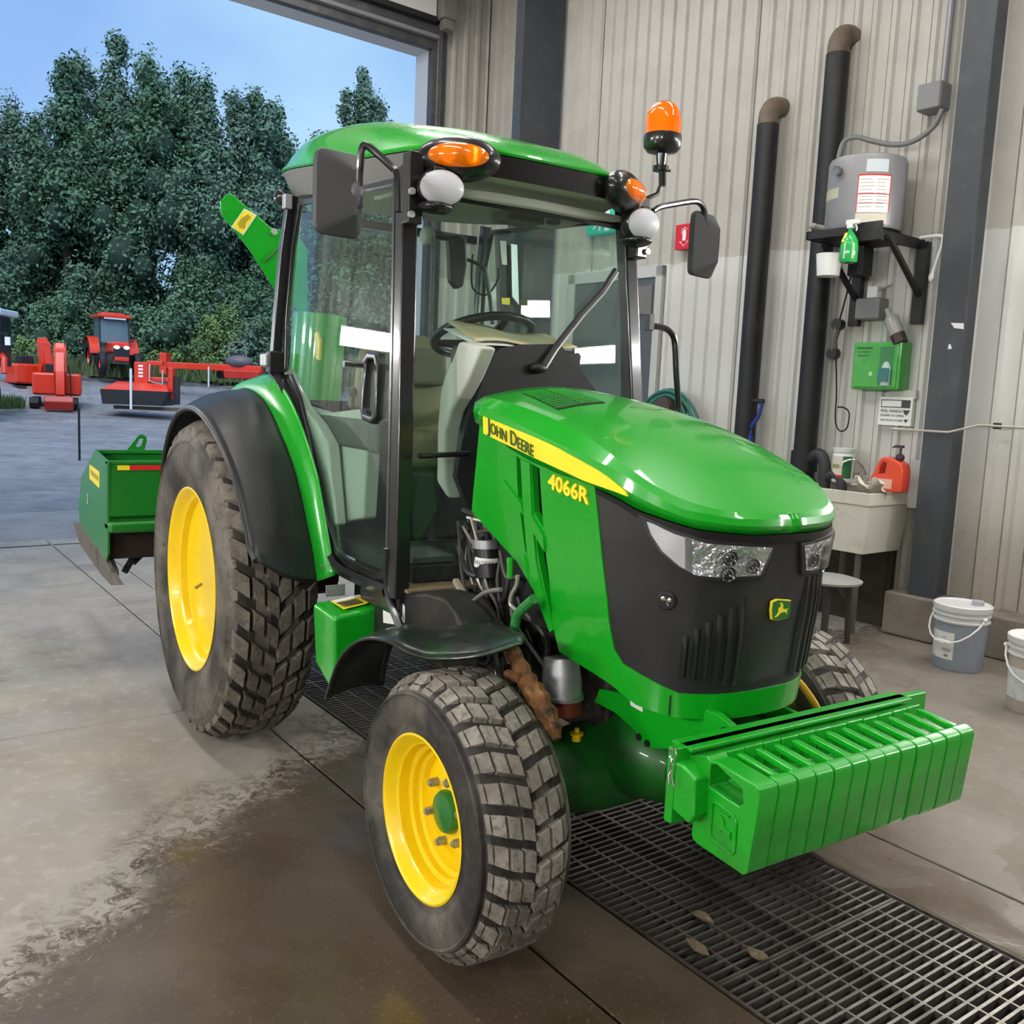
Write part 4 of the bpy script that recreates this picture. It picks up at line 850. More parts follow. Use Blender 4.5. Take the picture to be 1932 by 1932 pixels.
# suitcase weights
wo = [(2.587,0.741),(2.6,0.751),(2.663,0.771),(2.671,0.763),(2.693,0.768),(2.784,0.759),(2.801,0.758),(2.812,0.752),(2.817,0.739),(2.801,0.573),(2.798,0.562),(2.787,0.554),(2.654,0.562),(2.638,0.567),(2.632,0.581),(2.634,0.675),(2.639,0.69),(2.633,0.701),(2.59,0.71)]
wh = [(2.675,0.755),(2.692,0.761),(2.768,0.735),(2.773,0.708),(2.763,0.696),(2.674,0.705)]
wbd = [(2.587,0.741),(2.6,0.751),(2.663,0.771),(2.674,0.705),(2.763,0.696),(2.772,0.711),(2.773,0.746),(2.784,0.759),(2.801,0.758),(2.812,0.752),(2.817,0.739),(2.801,0.573),(2.798,0.562),(2.787,0.554),(2.654,0.562),(2.638,0.567),(2.632,0.581),(2.634,0.675),(2.639,0.69),(2.633,0.701),(2.59,0.71)]
wbar = [(2.673,0.767),(2.691,0.769),(2.784,0.759),(2.776,0.745),(2.765,0.741),(2.682,0.754)]
WN = 13; ww = .78/WN; mw = None
for k in range(WN):
    if k == 0:
        wgt = MB().panel(wo, lambda a, b, o: Vector((a, -.39-o*1.0*-1*-1, b)), ww-.003, [wh]).build('suitcase_weight', greenc, TR, bev=.005, smooth=30)
        wgt.location = (0, 0, 0)
    elif mw is None:
        mw = MB().panel(wbd, lambda a, b, o: Vector((a, -.39-o, b)), ww-.003).build('suitcase_weight', greenc, TR, bev=.005, smooth=30)
        hb = MB().panel(wbar, lambda a, b, o: Vector((a, -.39+.017-o, b)), .017).build('handle_bar', greenc, mw, bev=.004, smooth=40)
        mw.location = (0, ww*k, 0)
    else:
        c = copytree(mw, TR); c.location = (0.0+random.uniform(-.0015, .0015), ww*k, random.uniform(-.0012, .0012))
ec = [(2.726,0.633)][0]
def wl(a, b): return Vector((ec[0]+a, -.392, ec[1]+b))
er = rounded(-.036, -.043, .036, .043, .014, 4)
sk_ = lambda a, b: (a, b-.18*a)
MB().tube([wl(*sk_(a, b)) for a, b in er], .003, 6, close=True).build('cast_emblem_ring', greenc, wgt)
MB().panel([sk_(a*1.1, b*1.1) for a, b in deer], lambda a, b, o: wl(a, b)+Vector((0, -.002-o, 0)), .004).box(wl(.0, .030), (.03, .004, .004)).build('cast_emblem', greenc, wgt)

# ------------------------------------------------------------------ wheels
def wheel(name, side, x, y, R, rr, W, n, front, tread_mat):
    """y = outer rim face; side -1 right, +1 left"""
    s = side; cy = y-s*W/2   # centre plane
    def Yp(d): return cy+s*d # d = distance outboard of centre
    C_ = (x, 0, R)
    rimw = W/2
    if front:
        prof = [(rr-.000, rimw-.004), (rr+.004, rimw+.002), (rr-.002, rimw+.004), (rr-.012, rimw-.004), (rr-.020, rimw-.024), (rr-.032, rimw-.032), (rr-.036, rimw-.060), (rr-.050, rimw-.066), (rr-.050, rimw-.084), (rr-.064, rimw-.090), (rr-.068, rimw-.108), (.125, rimw-.100), (.115, rimw-.092), (.045, rimw-.090), (0, rimw-.090)]
    else:
        prof = [(rr-.000, rimw-.006), (rr+.004, rimw+.002), (rr-.003, rimw+.004), (rr-.016, rimw-.006), (rr-.024, rimw-.034), (rr-.040, rimw-.046), (rr-.046, rimw-.074), (rr-.060, rimw-.080), (.20, rimw-.070), (.10, rimw-.072), (0, rimw-.072)]
    wh_ = MB().lathe([(r, Yp(d)) for r, d in prof], c=C_, axis='y', n=72).build(name, yellow, TR, smooth=40)
    # tyre casing
    Rb = R-(.018 if front else .026)
    tp = [(rr-.004, .985), (rr+.010, 1.0), (rr+.022, .995), (rr+.028, 1.02), (rr+(Rb-rr)*.30, 1.10), (rr+(Rb-rr)*.52, 1.13), (rr+(Rb-rr)*.74, 1.09), (rr+(Rb-rr)*.80, 1.085), (Rb-.030, .99), (Rb-.012, .90), (Rb-.004, .70), (Rb, .35), (Rb, 0)]
    tp = [(r, d*rimw) for r, d in tp]; full = tp+[(r, -d) for r, d in reversed(tp[:-1])]
    MB().lathe([(r, Yp(d)) for r, d in full], c=C_, axis='y', n=96).build('tyre', rubber, wh_, smooth=50)
    MB().lathe([(Rb-.035, Yp(rimw*1.0)), (Rb-.011, Yp(rimw*.90)), (Rb-.003, Yp(rimw*.7)), (Rb+.001, Yp(0)), (Rb-.003, Yp(-rimw*.7)), (Rb-.011, Yp(-rimw*.9)), (Rb-.035, Yp(-rimw))], c=C_, axis='y', n=96).build('groove_floor', groove_m, wh_, smooth=50)
    # rib rings on the sidewall
    MB().lathe([(rr+(Rb-rr)*.72, Yp(rimw*1.10)), (rr+(Rb-rr)*.76, Yp(rimw*1.125)), (rr+(Rb-rr)*.79, Yp(rimw*1.09))], c=C_, axis='y', n=96).build('sidewall_rib', rubber, wh_, smooth=60)
    # tread blocks: rows either side of the middle, offset half a pitch
    hw = rimw*1.0; pit = 2*PI/n; mb = MB(); rnd = random.Random(3)
    lug = (.020 if front else .030)
    cols = [(.03, .32), (.35, .645), (.675, 1.0)] if front else [(.0, .30), (.36, .64), (.70, 1.03)]
    dirn = 1
    for h in (-1, 1):
        for i in range(n):
            a0 = (i+(.5 if h > 0 else 0))*pit
            for ci, (u0, u1) in enumerate(cols):
                ln = (.76 if front else .70)*pit
                sk0 = dirn*(.50 if front else .95)*pit*(u0-.5); sk1 = dirn*(.50 if front else .95)*pit*(u1-.5)
                if not front and ci == 1: sk0 += .08*pit; sk1 += .08*pit
                if not front and ci == 0: ln *= 1.05
                j = rnd.uniform(-.025, .025)*pit
                def pt(u, a, r): # crowned radius
                    rad = r-(.010 if u > .85 else 0)-(.030*(max(u-.55, 0)/.45)**2 if front else .022*(max(u-.55, 0)/.45)**2)
                    return Vector((x+rad*math.cos(a), Yp(h*u*hw*.985), R+rad*math.sin(a)))
                Rt = R; bt = Rb-.012
                in_ = .09; lo_ = [(u0, a0+sk0+j-ln/2), (u1, a0+sk1+j-ln/2), (u1, a0+sk1+j+ln/2), (u0, a0+sk0+j+ln/2)]
                du = (u1-u0)*.06; dl = ln*.06
                hi_ = [(u0+du, lo_[0][1]+dl), (u1-du, lo_[1][1]+dl), (u1-du, lo_[2][1]-dl), (u0+du, lo_[3][1]-dl)]
                mb.hexa([pt(u, a, bt) for u, a in lo_]+[pt(u, a, Rt) for u, a in hi_])
                if ci == 2: # shoulder lug running down the sidewall
                    ua = lo_[1][1]; ub = lo_[2][1]
                    dr_ = .045 if front else .060
                    f1 = [pt(1.0, ua, Rt-.006), pt(1.0, ub, Rt-.006), pt(1.04, ub-.1*ln, Rt-dr_), pt(1.04, ua+.1*ln, Rt-dr_)]
                    f0 = [v+Vector((0, -s*h*.022, 0)) for v in f1]; f0 = [pt(.90, ua, Rt-.02), pt(.90, ub, Rt-.02), pt(.93, ub-.1*ln, Rt-dr_-.01), pt(.93, ua+.1*ln, Rt-dr_-.01)]
                    mb.hexa(f0+f1)
    mb.build('tread_block', tread_mat, wh_, smooth=25, bev=.0015, seg=1, kind='stuff')
    if front:
        MB().lathe([(0, Yp(rimw-.060)), (.030, Yp(rimw-.062)), (.054, Yp(rimw-.068)), (.060, Yp(rimw-.080)), (.060, Yp(rimw-.094))], c=C_, axis='y', n=24).build('hub', P('hub_green', (.02, .17, .03), .3, coat=.3), wh_, smooth=40)
        bolt = None
        for k in range(6):
            a = k*PI/3+.35
            mb = MB().cyl((x+.092*math.cos(a), Yp(rimw-.096), R+.092*math.sin(a)), (x+.092*math.cos(a), Yp(rimw-.066), R+.092*math.sin(a)), .0125, n=6).cyl((x+.092*math.cos(a), Yp(rimw-.066), R+.092*math.sin(a)), (x+.092*math.cos(a), Yp(rimw-.060), R+.092*math.sin(a)), .008, n=10)
            mb.build('wheel_bolt', P('bolt_zinc', (.38, .36, .30), .4, .6), wh_, bev=.0015)
        MB().cyl((x, Yp(rimw-.11), R), (x, Yp(-rimw-.02), R), .09, n=18).build('hub_barrel', greend, wh_)
    else:
        a = math.radians(-100); rr2 = rr-.06
        MB().cyl((x+.03, Yp(rimw-.04), R-.02), (x+.045, Yp(rimw-.012), R-.032), .007, n=8).build('valve_stem', P('brass', (.4, .3, .12), .3, .8), wh_)
        MB().tube([(x+(rr-.02)*math.cos(.22), Yp(rimw-.03), R+(rr-.02)*math.sin(.22)), (x+(rr-.05)*math.cos(.18), Yp(rimw-.035), R+(rr-.05)*math.sin(.18))], .008, 6).build('rim_lug', P('brass', (.4, .3, .12), .3, .8), wh_)
        MB().cyl((x, Yp(rimw-.09), R), (x, -s*0+s*.18, R), .11, n=18).build('axle_tube', dkmetal, wh_)
    return wh_
wheel('front_wheel', -1, 1.932, -.700, .388, .224, .245, 31, True, tread_m)
wheel('front_wheel', 1, 1.932, .860, .388, .224, .245, 31, True, tread_m)
wheel('rear_wheel', -1, 0, -.818, .683, .392, .325, 34, False, tread_r)
wheel('rear_wheel', 1, 0, .900, .683, .392, .325, 34, False, tread_r)

# ------------------------------------------------------------------ rear fenders
Oc = [(-.60, 1.05), (-.525, 1.195), (-.391, 1.326), (-.199, 1.398), (.064, 1.398), (.345, 1.305), (.575, 1.165), (.715, 1.005), (.765, .935), (.83, .905)]
Ic = [(-.66, 1.05), (-.57, 1.25), (-.40, 1.42), (-.123, 1.495), (.155, 1.455), (.365, 1.335), (.560, 1.17), (.702, .97), (.750, .89), (.790, .805)]
Gc = [(-.70, 1.10), (-.60, 1.30), (-.42, 1.47), (-.115, 1.545), (.167, 1.560), (.430, 1.440), (.665, 1.225), (.783, 1.037), (.883, .844)]
def curve(L, t):
    L3 = [Vector((a, 0, b)) for a, b in L]; i = min(int(t*(len(L)-1)), len(L)-2); f = t*(len(L)-1)-i
    p0, p1, p2, p3 = L3[max(i-1, 0)], L3[i], L3[i+1], L3[min(i+2, len(L)-1)]
    return .5*((2*p1)+(p2-p0)*f+(2*p0-5*p1+4*p2-p3)*f*f+(3*p1-p0-3*p2+p3)*f**3)
for s in (-1, 1):
    def F(a, b):
        o, i_ = curve(Oc, a), curve(Ic, a); q = o.lerp(i_, b); lift = .02*math.sin(PI*min(1, b*1.1)); c = Vector((q.x, 0, q.z-.683)).normalized()
        q = q+c*lift; q.y = s*(.80-.25*b); q.z -= .03*math.sin(PI*b)*max(0, (a-.88)/.12); return q
    f = MB().grid(F, 48, 10).build('rear_fender', fender_m, TR, smooth=60); so = f.modifiers.new('t', 'SOLIDIFY'); so.thickness = .012; so.offset = 1
    mb = MB(); mb.tube([curve(Oc, k/40)+Vector((0, s*.80, 0)) for k in range(41)], .011, 8); mb.build('fender_lip', fender_m, f)
    def F2(a, b):
        o, i_ = curve(Ic, a), curve(Gc, a); q = o.lerp(i_, b); c = Vector((q.x, 0, q.z-.683)).normalized(); q = q+c*(.016*math.sin(PI*b)); q.y = s*(.556-.036*b*b); return q
    g_ = MB().grid(F2, 48, 8).build('fender_strip', green, f, smooth=60); so = g_.modifiers.new('t', 'SOLIDIFY'); so.thickness = .008; so.offset = 0
    if s < 0:
        c0 = Vector([(0.88,-0.565,0.877)][0]); MB().tube([c0+Vector((.022*math.cos(a*PI/6), -.004, .012*math.sin(a*PI/6)-.004*math.cos(a*PI/6))) for a in range(12)], .0018, 6, close=True).build('fender_badge', chrome, f)

# ------------------------------------------------------------------ cab
cab = MB().b2((.10, -.44, .90), (1.34, .44, .95)).build('cab_floor', P('cab_floor_mat', (.022, .024, .022), .8), TR)
def doorY(z): return .515-.050*(z-.9)/1.3
def AP(z): # windscreen post centre line
    k = (z-.9)/1.3; return Vector((1.375-.115*k-.02*k*k, .508-.055*k, z))
dout = [(.155, 1.56), (.19, 1.60), (.17, 1.80), (.205, 2.10), (.28, 2.27), (1.20, 2.215), (1.245, 2.10), (1.275, 1.59), (1.30, .945), (1.27, .905), (1.20, .888), (.94, .893), (.85, .918), (.78, .975), (.69, 1.065), (.60, 1.18), (.50, 1.32), (.38, 1.46), (.26, 1.55)]
def inset(L, d):
    c = (sum(p[0] for p in L)/len(L), sum(p[1] for p in L)/len(L)); o = []
    n = len(L)
    for i in range(n):
        a, b, c2 = Vector(L[i-1]), Vector(L[i]), Vector(L[(i+1) % n]); e1 = (b-a).normalized(); e2 = (c2-b).normalized(); m = Vector((e1.y+e2.y, -(e1.x+e2.x)))
        if m.length < 1e-6: m = Vector((e1.y, -e1.x))
        m.normalize(); q = b+m*d; 
        o.append((q.x, q.y))
    return o
def area(L): return sum(L[i-1][0]*L[i][1]-L[i][0]*L[i-1][1] for i in range(len(L)))
dsg = 1 if area(dout) < 0 else -1
din = inset(dout, .026*dsg)
for s in (-1, 1):
    FD = lambda a, b, o: Vector((a, s*(doorY(b)+o), b))
    dr_ = MB().panel(dout, FD, .018, [din]).build('cab_door', black, TR, bev=.003)
    gl_ = MB().panel(din, lambda a, b, o: Vector((a, s*(doorY(b)-.006+o), b)), .004).one().build('door_glass', cabglass, dr_)
    MB().tube([AP(.86+1.38*k/8)*1.0 if s > 0 else Vector((AP(.86+1.38*k/8).x, -AP(.86+1.38*k/8).y, .86+1.38*k/8)) for k in range(9)], .040, 4).build('front_post', black, TR, bev=.008)
    # lit edge of the door frame, drawn as a paler strip by the post
    mb = MB(); mb.tube([Vector((AP(.9+1.3*k/8).x-.050, s*(AP(.9+1.3*k/8).y+.016), .9+1.3*k/8)) for k in range(9)], .010, 8); mb.build('lit_frame_edge', P('lit_edge_grey', (.05, .05, .055), .25, coat=.6), TR)
    # rear post and lower curved sill
    rp = [(.215, s*.465, 2.30), (.165, s*.478, 2.08), (.135, s*.490, 1.80), (.135, s*.505, 1.58)]
    MB().tube(rp, .030, 4).build('rear_post', black, TR, bev=.006)
    sl = [(.13, s*.510, 1.58), (.24, s*.512, 1.535), (.37, s*.514, 1.445), (.49, s*.516, 1.31), (.60, s*.517, 1.165), (.69, s*.518, 1.05), (.775, s*.518, .955), (.85, s*.516, .895), (.94, s*.512, .868), (1.30, s*.51, .868)]
    MB().tube(smoothpath(sl, 4), .022, 6).build('cab_sill', black, TR)
    MB().b2((.14, s*.51-.035, 1.575), (.19, s*.51+.035, 1.665)).build('door_hinge', black, TR, bev=.006)
    # outside release handle on the hinge side
mb = MB(); mb.b2((.105, -.560, 1.60), (.175, -.505, 1.655)); mb.build('hinge_block', P('hinge_silver', (.45, .46, .48), .35, .6), TR, bev=.008)
mb = MB(); mb.b2((.20, -.505, 2.24), (.235, -.47, 2.30)); mb.build('hinge_block', P('hinge_silver', (.45, .46, .48), .35, .6), TR, bev=.005)
# inside door handle frame
hp = [(1.155, 1.43), (1.155, 1.61), (1.13, 1.65), (1.06, 1.655), (1.025, 1.63), (1.02, 1.46), (1.045, 1.42), (1.12, 1.41)]
hh = inset(hp, .030*(1 if area(hp) < 0 else -1))
dh = MB().panel(hp, lambda a, b, o: Vector((a, -(doorY(b)+.012+o), b)), .045, [hh]).build('door_handle', P('handle_black', (.012, .012, .013), .3, coat=.3), TR, bev=.010, seg=3)
MB().cyl((1.025, -.50, 1.61), (1.022, -.565, 1.61), .012, n=14).build('key_button', chrome, dh)
# windscreen
def WS(y, z, o=0): return Vector((AP(z).x+.02+.02*(1-(y/.47)**2)+o, y, z))
ws = MB().grid(lambda a, b: WS(-.465+.93*a, .93+1.24*b), 16, 12).build('windscreen', cabglass2, TR, smooth=60)
MB().tube([WS(-.465+.93*k/12, 2.165) for k in range(13)], .016, 6).build('windscreen_top_seal', black, ws)
# wiper
wp_ = [(1.4,0.027,1.635),(1.4,0.077,1.701),(1.4,0.195,1.827),(1.4,0.295,1.918),(1.4,0.362,1.999)]
wpp = [Vector(q) for q in wp_]; wpp = [WS(q.y, q.z, .022) for q in wpp]
MB().tube(wpp, [.012, .010, .009, .008, .010], 6).build('wiper_blade', plastic, ws)
MB().tube([q+Vector((.006, .008, -.010)) for q in wpp], .0035, 6).build('wiper_edge', P('worn_steel', (.5, .5, .5), .3, .6), ws)
q = WS(wpp[0].y, wpp[0].z, .02); MB().ell(q+Vector((0, -.02, -.01)), (.022, .035, .018)).build('wiper_motor', plastic, ws)
# rear window and rear frame
MB().grid(lambda a, b: Vector((.12+.03*b, -.46+.92*a, 1.45+.80*b)), 2, 2).build('rear_window', cabglass2, TR)
for z in (1.45, 2.24): MB().tube([(.13, -.46, z), (.13, .46, z)], .025, 4).build('rear_crossbar', black, TR)
MB().b2((.08, -.46, .92), (.13, .46, 1.45)).build('rear_panel', plastic, TR)
# roof
def RF(a, b):
    # a around (0..1), b centre->edge
    th = a*2*PI; c, s = math.cos(th), math.sin(th); e = .46
    x = math.copysign(abs(c)**e, c); y = math.copysign(abs(s)**e, s)
    xe = .565+(.845 if x > 0 else .80)*x; ye = .485*y*(1-.10*max(x, 0)**2-.16*max(-x, 0)**3)
    cx_ = .565
    X = cx_+(xe-cx_)*b; Y = ye*b
    ss = lambda q: (lambda c: c*c*(3-2*c))(max(0, min(1, q)))
    lip = 2.437-.118*(X+.02)+.030*ss((X-.9)/.55)
    ss = lambda q: (lambda c: c*c*(3-2*c))(max(0, min(1, q))); crown = .178-.085*ss((X-.55)/.95)-.03*ss((.35-X)/.7)
    return Vector((X, Y, lip+crown*(1-b**7)))
rf = MB().grid(lambda i, j: RF(i, j**.6), 120, 22).build('roof', green, TR, smooth=180)
def RL(i, j): # band hanging under the lip: deep grey at the sides and back, shallow black visor in front
    q = RF(i % 1.0, 1.0); fr = (i % 1.0) < .1667 or (i % 1.0) > .8333; f_ = 1-(.02 if fr else .08)*j
    return Vector((.565+(q.x-.565)*f_, q.y*f_, q.z-.010-(.066 if fr else .10)*j))
MB().grid(lambda i, j: RL(.168+.664*i, j), 60, 4).build('roof_band', P('roof_band_grey', (.17, .17, .165), .6), rf, smooth=45)
fv = MB().grid(lambda i, j: RL(.166-.332*i, j), 40, 3).build('front_visor', black, rf, smooth=60)
MB().grid(lambda i, j: RL(i, 1)*(1-j)+Vector((.565, 0, 2.24))*j, 80, 3).build('headliner', liner, rf, smooth=60)
MB().tube([RF(k/80, 1.0) for k in range(80)], .008, 6, close=True).build('roof_lip', green, rf)
MB().b2((.85, -.40, 2.195), (1.12, .40, 2.23)).build('front_header', liner, rf, bev=.02)
MB().tube([(1.26, -.43, 2.18), (1.30, -.2, 2.178), (1.31, 0, 2.178), (1.30, .2, 2.178), (1.26, .43, 2.185)], .018, 8).build('screen_header_rail', liner, rf)
mb = MB(); mb.box((1.05, .10, 2.185), (.12, .16, .05)); mb.ell((1.08, .24, 2.18), (.03, .03, .012)); mb.build('dome_console', P('console_dark', (.10, .10, .09), .5), rf, bev=.01)
# amber corner lights, work lights
def corner(s):
    R_ = facing(Vector((.86, s*.52, .05)))
    c = Vector((1.392, s*.352, 2.262))
    pod = MB().ell(c-R_ @ Vector((0, 0, .03)), (.135, .072, .06), R_, 24, 12).build('light_pod', P('pod_black', (.009, .009, .01), .3, coat=.4), TR, smooth=60)
    MB().ell(c-R_ @ Vector((0, 0, .012)), (.106, .046, .058), R_, 28, 12).build('amber_lens', amber, pod, smooth=60)
    MB().ell(c+R_ @ Vector((.045, 0, .012)), (.028, .032, .028), R_, 14, 8).ell(c+R_ @ Vector((-.03, 0, .012)), (.03, .032, .026), R_, 14, 8).build('amber_core', amberb, pod, smooth=60)
    R2 = facing(Vector((.90, s*.25 if s < 0 else .05, -.08))); c2 = Vector((1.405, s*.412, 2.157))
    w_ = MB().ell(c2-R2 @ Vector((0, 0, .035)), (.075, .060, .05), R2, 24, 14).ell(c2+Vector((-.045, 0, -.055)), (.06, .06, .022), None, 14, 8).build('work_light', P('pod_black', (.009, .009, .01), .3, coat=.4), TR, smooth=60)
    MB().ell(c2-R2 @ Vector((0, 0, .006)), (.070, .053, .034), R2, 28, 24).build('work_lens', lensw, w_, smooth=180)
    # mounting bracket
    MB().b2((1.27, s*.40, 2.10), (1.40, s*.44, 2.22)).b2((1.28, s*.44, 2.05), (1.335, s*.492, 2.27)).build('corner_bracket', black, TR, bev=.006)
    for z in (2.145, 2.075): MB().cyl((1.335, s*.485, z), (1.347, s*.485, z), .011, n=10).build('bracket_bolt', P('bolt_bright', (.7, .7, .68), .3, .7), TR)
corner(-1); corner(1)
# mirrors
def mirror(c, yawd, tilt, arm, s, lab):
    R_ = Matrix.Rotation(yawd, 3, 'Z') @ Matrix.Rotation(tilt, 3, 'Y')
    def MF(i, j):
        th = i*2*PI; cc, ss = math.cos(th), math.sin(th); e = .26; y = .078*math.copysign(abs(cc)**e, cc); z = .122*math.copysign(abs(ss)**e, ss)
        k = [1.0, 1.03, 1.0, .42, .36, .0][j]; d = [0, .012, .022, .070, .072, .073][j]; return R_ @ Vector((d, y*(k if j < 3 else k*.12)+(.030 if j > 2 else 0), z*k*(1 if j < 3 else 1.25)))+c
    mb = MB(); vs = [MF(i/32, j) for j in range(6) for i in range(32)]; mb.add(vs, [(j*32+i, j*32+(i+1) % 32, (j+1)*32+(i+1) % 32, (j+1)*32+i) for j in range(5) for i in range(32)])
    m_ = mb.build('mirror', P('mirror_shell', (.055, .055, .058), .55, rn=(4, .45, .6), bump=(300, .1, .0005)), TR, smooth=22)
    vs = [MF(i/32, 0)-R_ @ Vector((.001, 0, 0)) for i in range(32)]; MB().add(vs, [tuple(range(32))]).build('mirror_glass', chrome, m_)
    MB().tube(arm, .0115, 10).build('mirror_arm', black, TR)
mirror(Vector((1.29, -.715, 2.108)), math.radians(8), 0, smoothpath([(1.488,-0.6,2.047),(1.474,-0.6,2.151),(1.444,-0.6,2.177)]+[(1.403,-0.63,2.218)]+[(1.378,-0.66,2.245)]+[(1.371,-0.67,2.228),(1.362,-0.67,2.176)], 4)+[Vector([(1.346,-0.665,2.118)][0]), Vector([(1.349,-0.665,2.068)][0])], -1, '')
MB().ell(Vector([(1.342,-0.67,2.118)][0]), (.02, .026, .034)).build('mirror_clamp', P('clamp_grey', (.12, .12, .125), .4), TR)
mirror(Vector([(1.23,0.85,2.153)][0]), math.radians(14), 0, smoothpath([Vector(q) for q in [(1.27,0.562,2.24),(1.27,0.595,2.259),(1.27,0.674,2.282),(1.27,0.76,2.304),(1.27,0.797,2.303),(1.27,0.822,2.283),(1.27,0.835,2.234),(1.27,0.846,2.154)]], 4), 1, '')
MB().ell(Vector([(1.25,0.86,2.154)][0]), (.03, .026, .03)).build('mirror_clamp', P('clamp_grey', (.12, .12, .125), .4), TR)
# grab rail of the left door
gp = [Vector(q) for q in [(1.22,0.63,1.82),(1.22,0.663,1.821),(1.22,0.714,1.814),(1.22,0.75,1.79),(1.22,0.765,1.747),(1.22,0.779,1.653),(1.22,0.803,1.516),(1.22,0.8,1.489),(1.22,0.779,1.469)]]
MB().tube(smoothpath(gp, 4), .0125, 10).build('grab_rail', black, TR)
MB().box(Vector([(1.24,0.604,1.832)][0]), (.03, .03, .065)).build('rail_clamp', P('clamp_grey', (.12, .12, .125), .4), TR, bev=.005)
# beacon
bc = Vector([(1.3,0.561,2.496)][0])
bb_ = MB().lathe([(0, -.058), (.020, -.055), (.055, -.048), (.068, -.032), (.071, .0), (.069, .012)], c=bc, n=32).build('beacon', P('beacon_black', (.012, .012, .012), .3, coat=.5), TR, smooth=50)
MB().lathe([(.066, .010), (.066, .06), (.060, .092), (.045, .116), (.022, .130), (0, .134)], c=bc, n=32).build('beacon_dome', amber, bb_, smooth=60)
MB().cyl(bc+Vector((0, 0, .012)), bc+Vector((0, 0, .03)), .045, n=16).ell(bc+Vector((0, 0, .06)), (.018, .018, .03)).build('beacon_bulb', amberb, bb_)
MB().cyl(bc+Vector((0, 0, -.10)), bc+Vector((0, 0, -.05)), .016, .022, n=12).cyl(bc+Vector((0, 0, -.115)), bc+Vector((0, 0, -.098)), .030, n=12).tube([bc+Vector((0, -.015, -.104)), bc+Vector((0, .045, -.108))], .006, 6).build('beacon_mount', P('beacon_black', (.012, .012, .012), .3), bb_)
bp_ = [Vector(q) for q in [(1.3,0.568,2.406),(1.3,0.575,2.327)]]
MB().tube([bp_[0], bp_[1]], .014, 8).tube([Vector(q) for q in [(1.31,0.556,2.322),(1.31,0.545,2.294),(1.31,0.505,2.275),(1.31,0.456,2.252),(1.31,0.432,2.228)]], .009, 6).build('beacon_bracket', black, TR)
# beacon and light wiring
MB().tube(smoothpath([Vector(q) for q in [(1.36,0.334,2.222),(1.36,0.358,2.233),(1.36,0.393,2.223),(1.36,0.41,2.2),(1.36,0.427,2.173)]], 4), .005, 6).build('cable', dark, TR)
# rear work light peeking behind the roof
rc_ = Vector([(0.06,-0.46,2.315)][0]); MB().ell(rc_, (.05, .03, .035)).build('rear_work_light', P('pod_black', (.009, .009, .01), .3), TR)
# ------------------------------------------------------------------ cab interior
def YP(y, th=.03, s=1): return lambda a, b, o: Vector((a, y+o*s, b))
MB().panel([(-0.019,1.603),(0.182,1.594),(0.391,1.45),(0.564,1.383),(0.685,1.312),(0.769,1.012),(0.692,0.997),(0.536,1.192),(0.438,1.312),(0.22,1.444)], YP(-.43), .05).build('side_trim', beige, TR, bev=.01)
MB().panel([(0.209,1.445),(0.501,1.424),(0.897,1.46),(0.912,1.373),(0.886,1.05),(0.525,0.974),(0.373,1.176),(0.276,1.325)], YP(-.36), .06).build('seat_box_cover', P('trim_sage', (.50, .54, .46), .65), TR, bev=.012)
MB().panel([(0.444,1.342),(0.829,1.371),(0.822,1.04),(0.536,0.979),(0.46,1.162)], YP(-.335), .02).build('seat_box_panel', beige, TR, bev=.006)
seat = MB().box((.60, 0, 1.30), (.50, .48, .13)).build('seat', tan_m, TR, bev=.04, seg=4)
def SB(i, j):
    th = i*2*PI; cc, ss = math.cos(th), math.sin(th); e = .55; y = .245*math.copysign(abs(cc)**e, cc)*(1-.32*j*j); x = .07*math.copysign(abs(ss)**e, ss)*(1-.25*j)
    k = 1 if j < .93 else math.sqrt(max(0, 1-((j-.93)/.07)**2)); return Vector((.40+x*k-.10*j, y*(.75+.25*k), 1.30+.47*j))
MB().grid(SB, 32, 16).build('backrest', tan_m, seat, smooth=60)
MB().box((.42, 0, 1.63), (.10, .30, .16)).build('lumbar_cushion', tan2, seat, bev=.03, seg=3)
for s in (-1, 1): MB().box((.62, s*.29, 1.47), (.30, .06, .05)).build('armrest', tan2, seat, bev=.02, seg=3)
MB().b2((.35, -.24, .95), (.85, .24, 1.22)).build('seat_base', plastic, seat, bev=.02)
# right-hand control console with levers
MB().b2((.45, -.43, 1.30), (1.0, -.31, 1.42)).build('control_console', P('console_dark', (.10, .10, .09), .5), TR, bev=.02)
for k in range(3): MB().cyl((.65+.1*k, -.37, 1.42), (.66+.1*k, -.37, 1.50), .007, n=8).ell((.66+.1*k, -.37, 1.51), (.016, .016, .022)).build('lever', plastic, TR)
MB().panel([(0.211,1.748),(0.241,1.756),(0.279,1.713),(0.271,1.636),(0.235,1.645)], YP(-.35), .01).build('yellow_tag', yellow, TR)
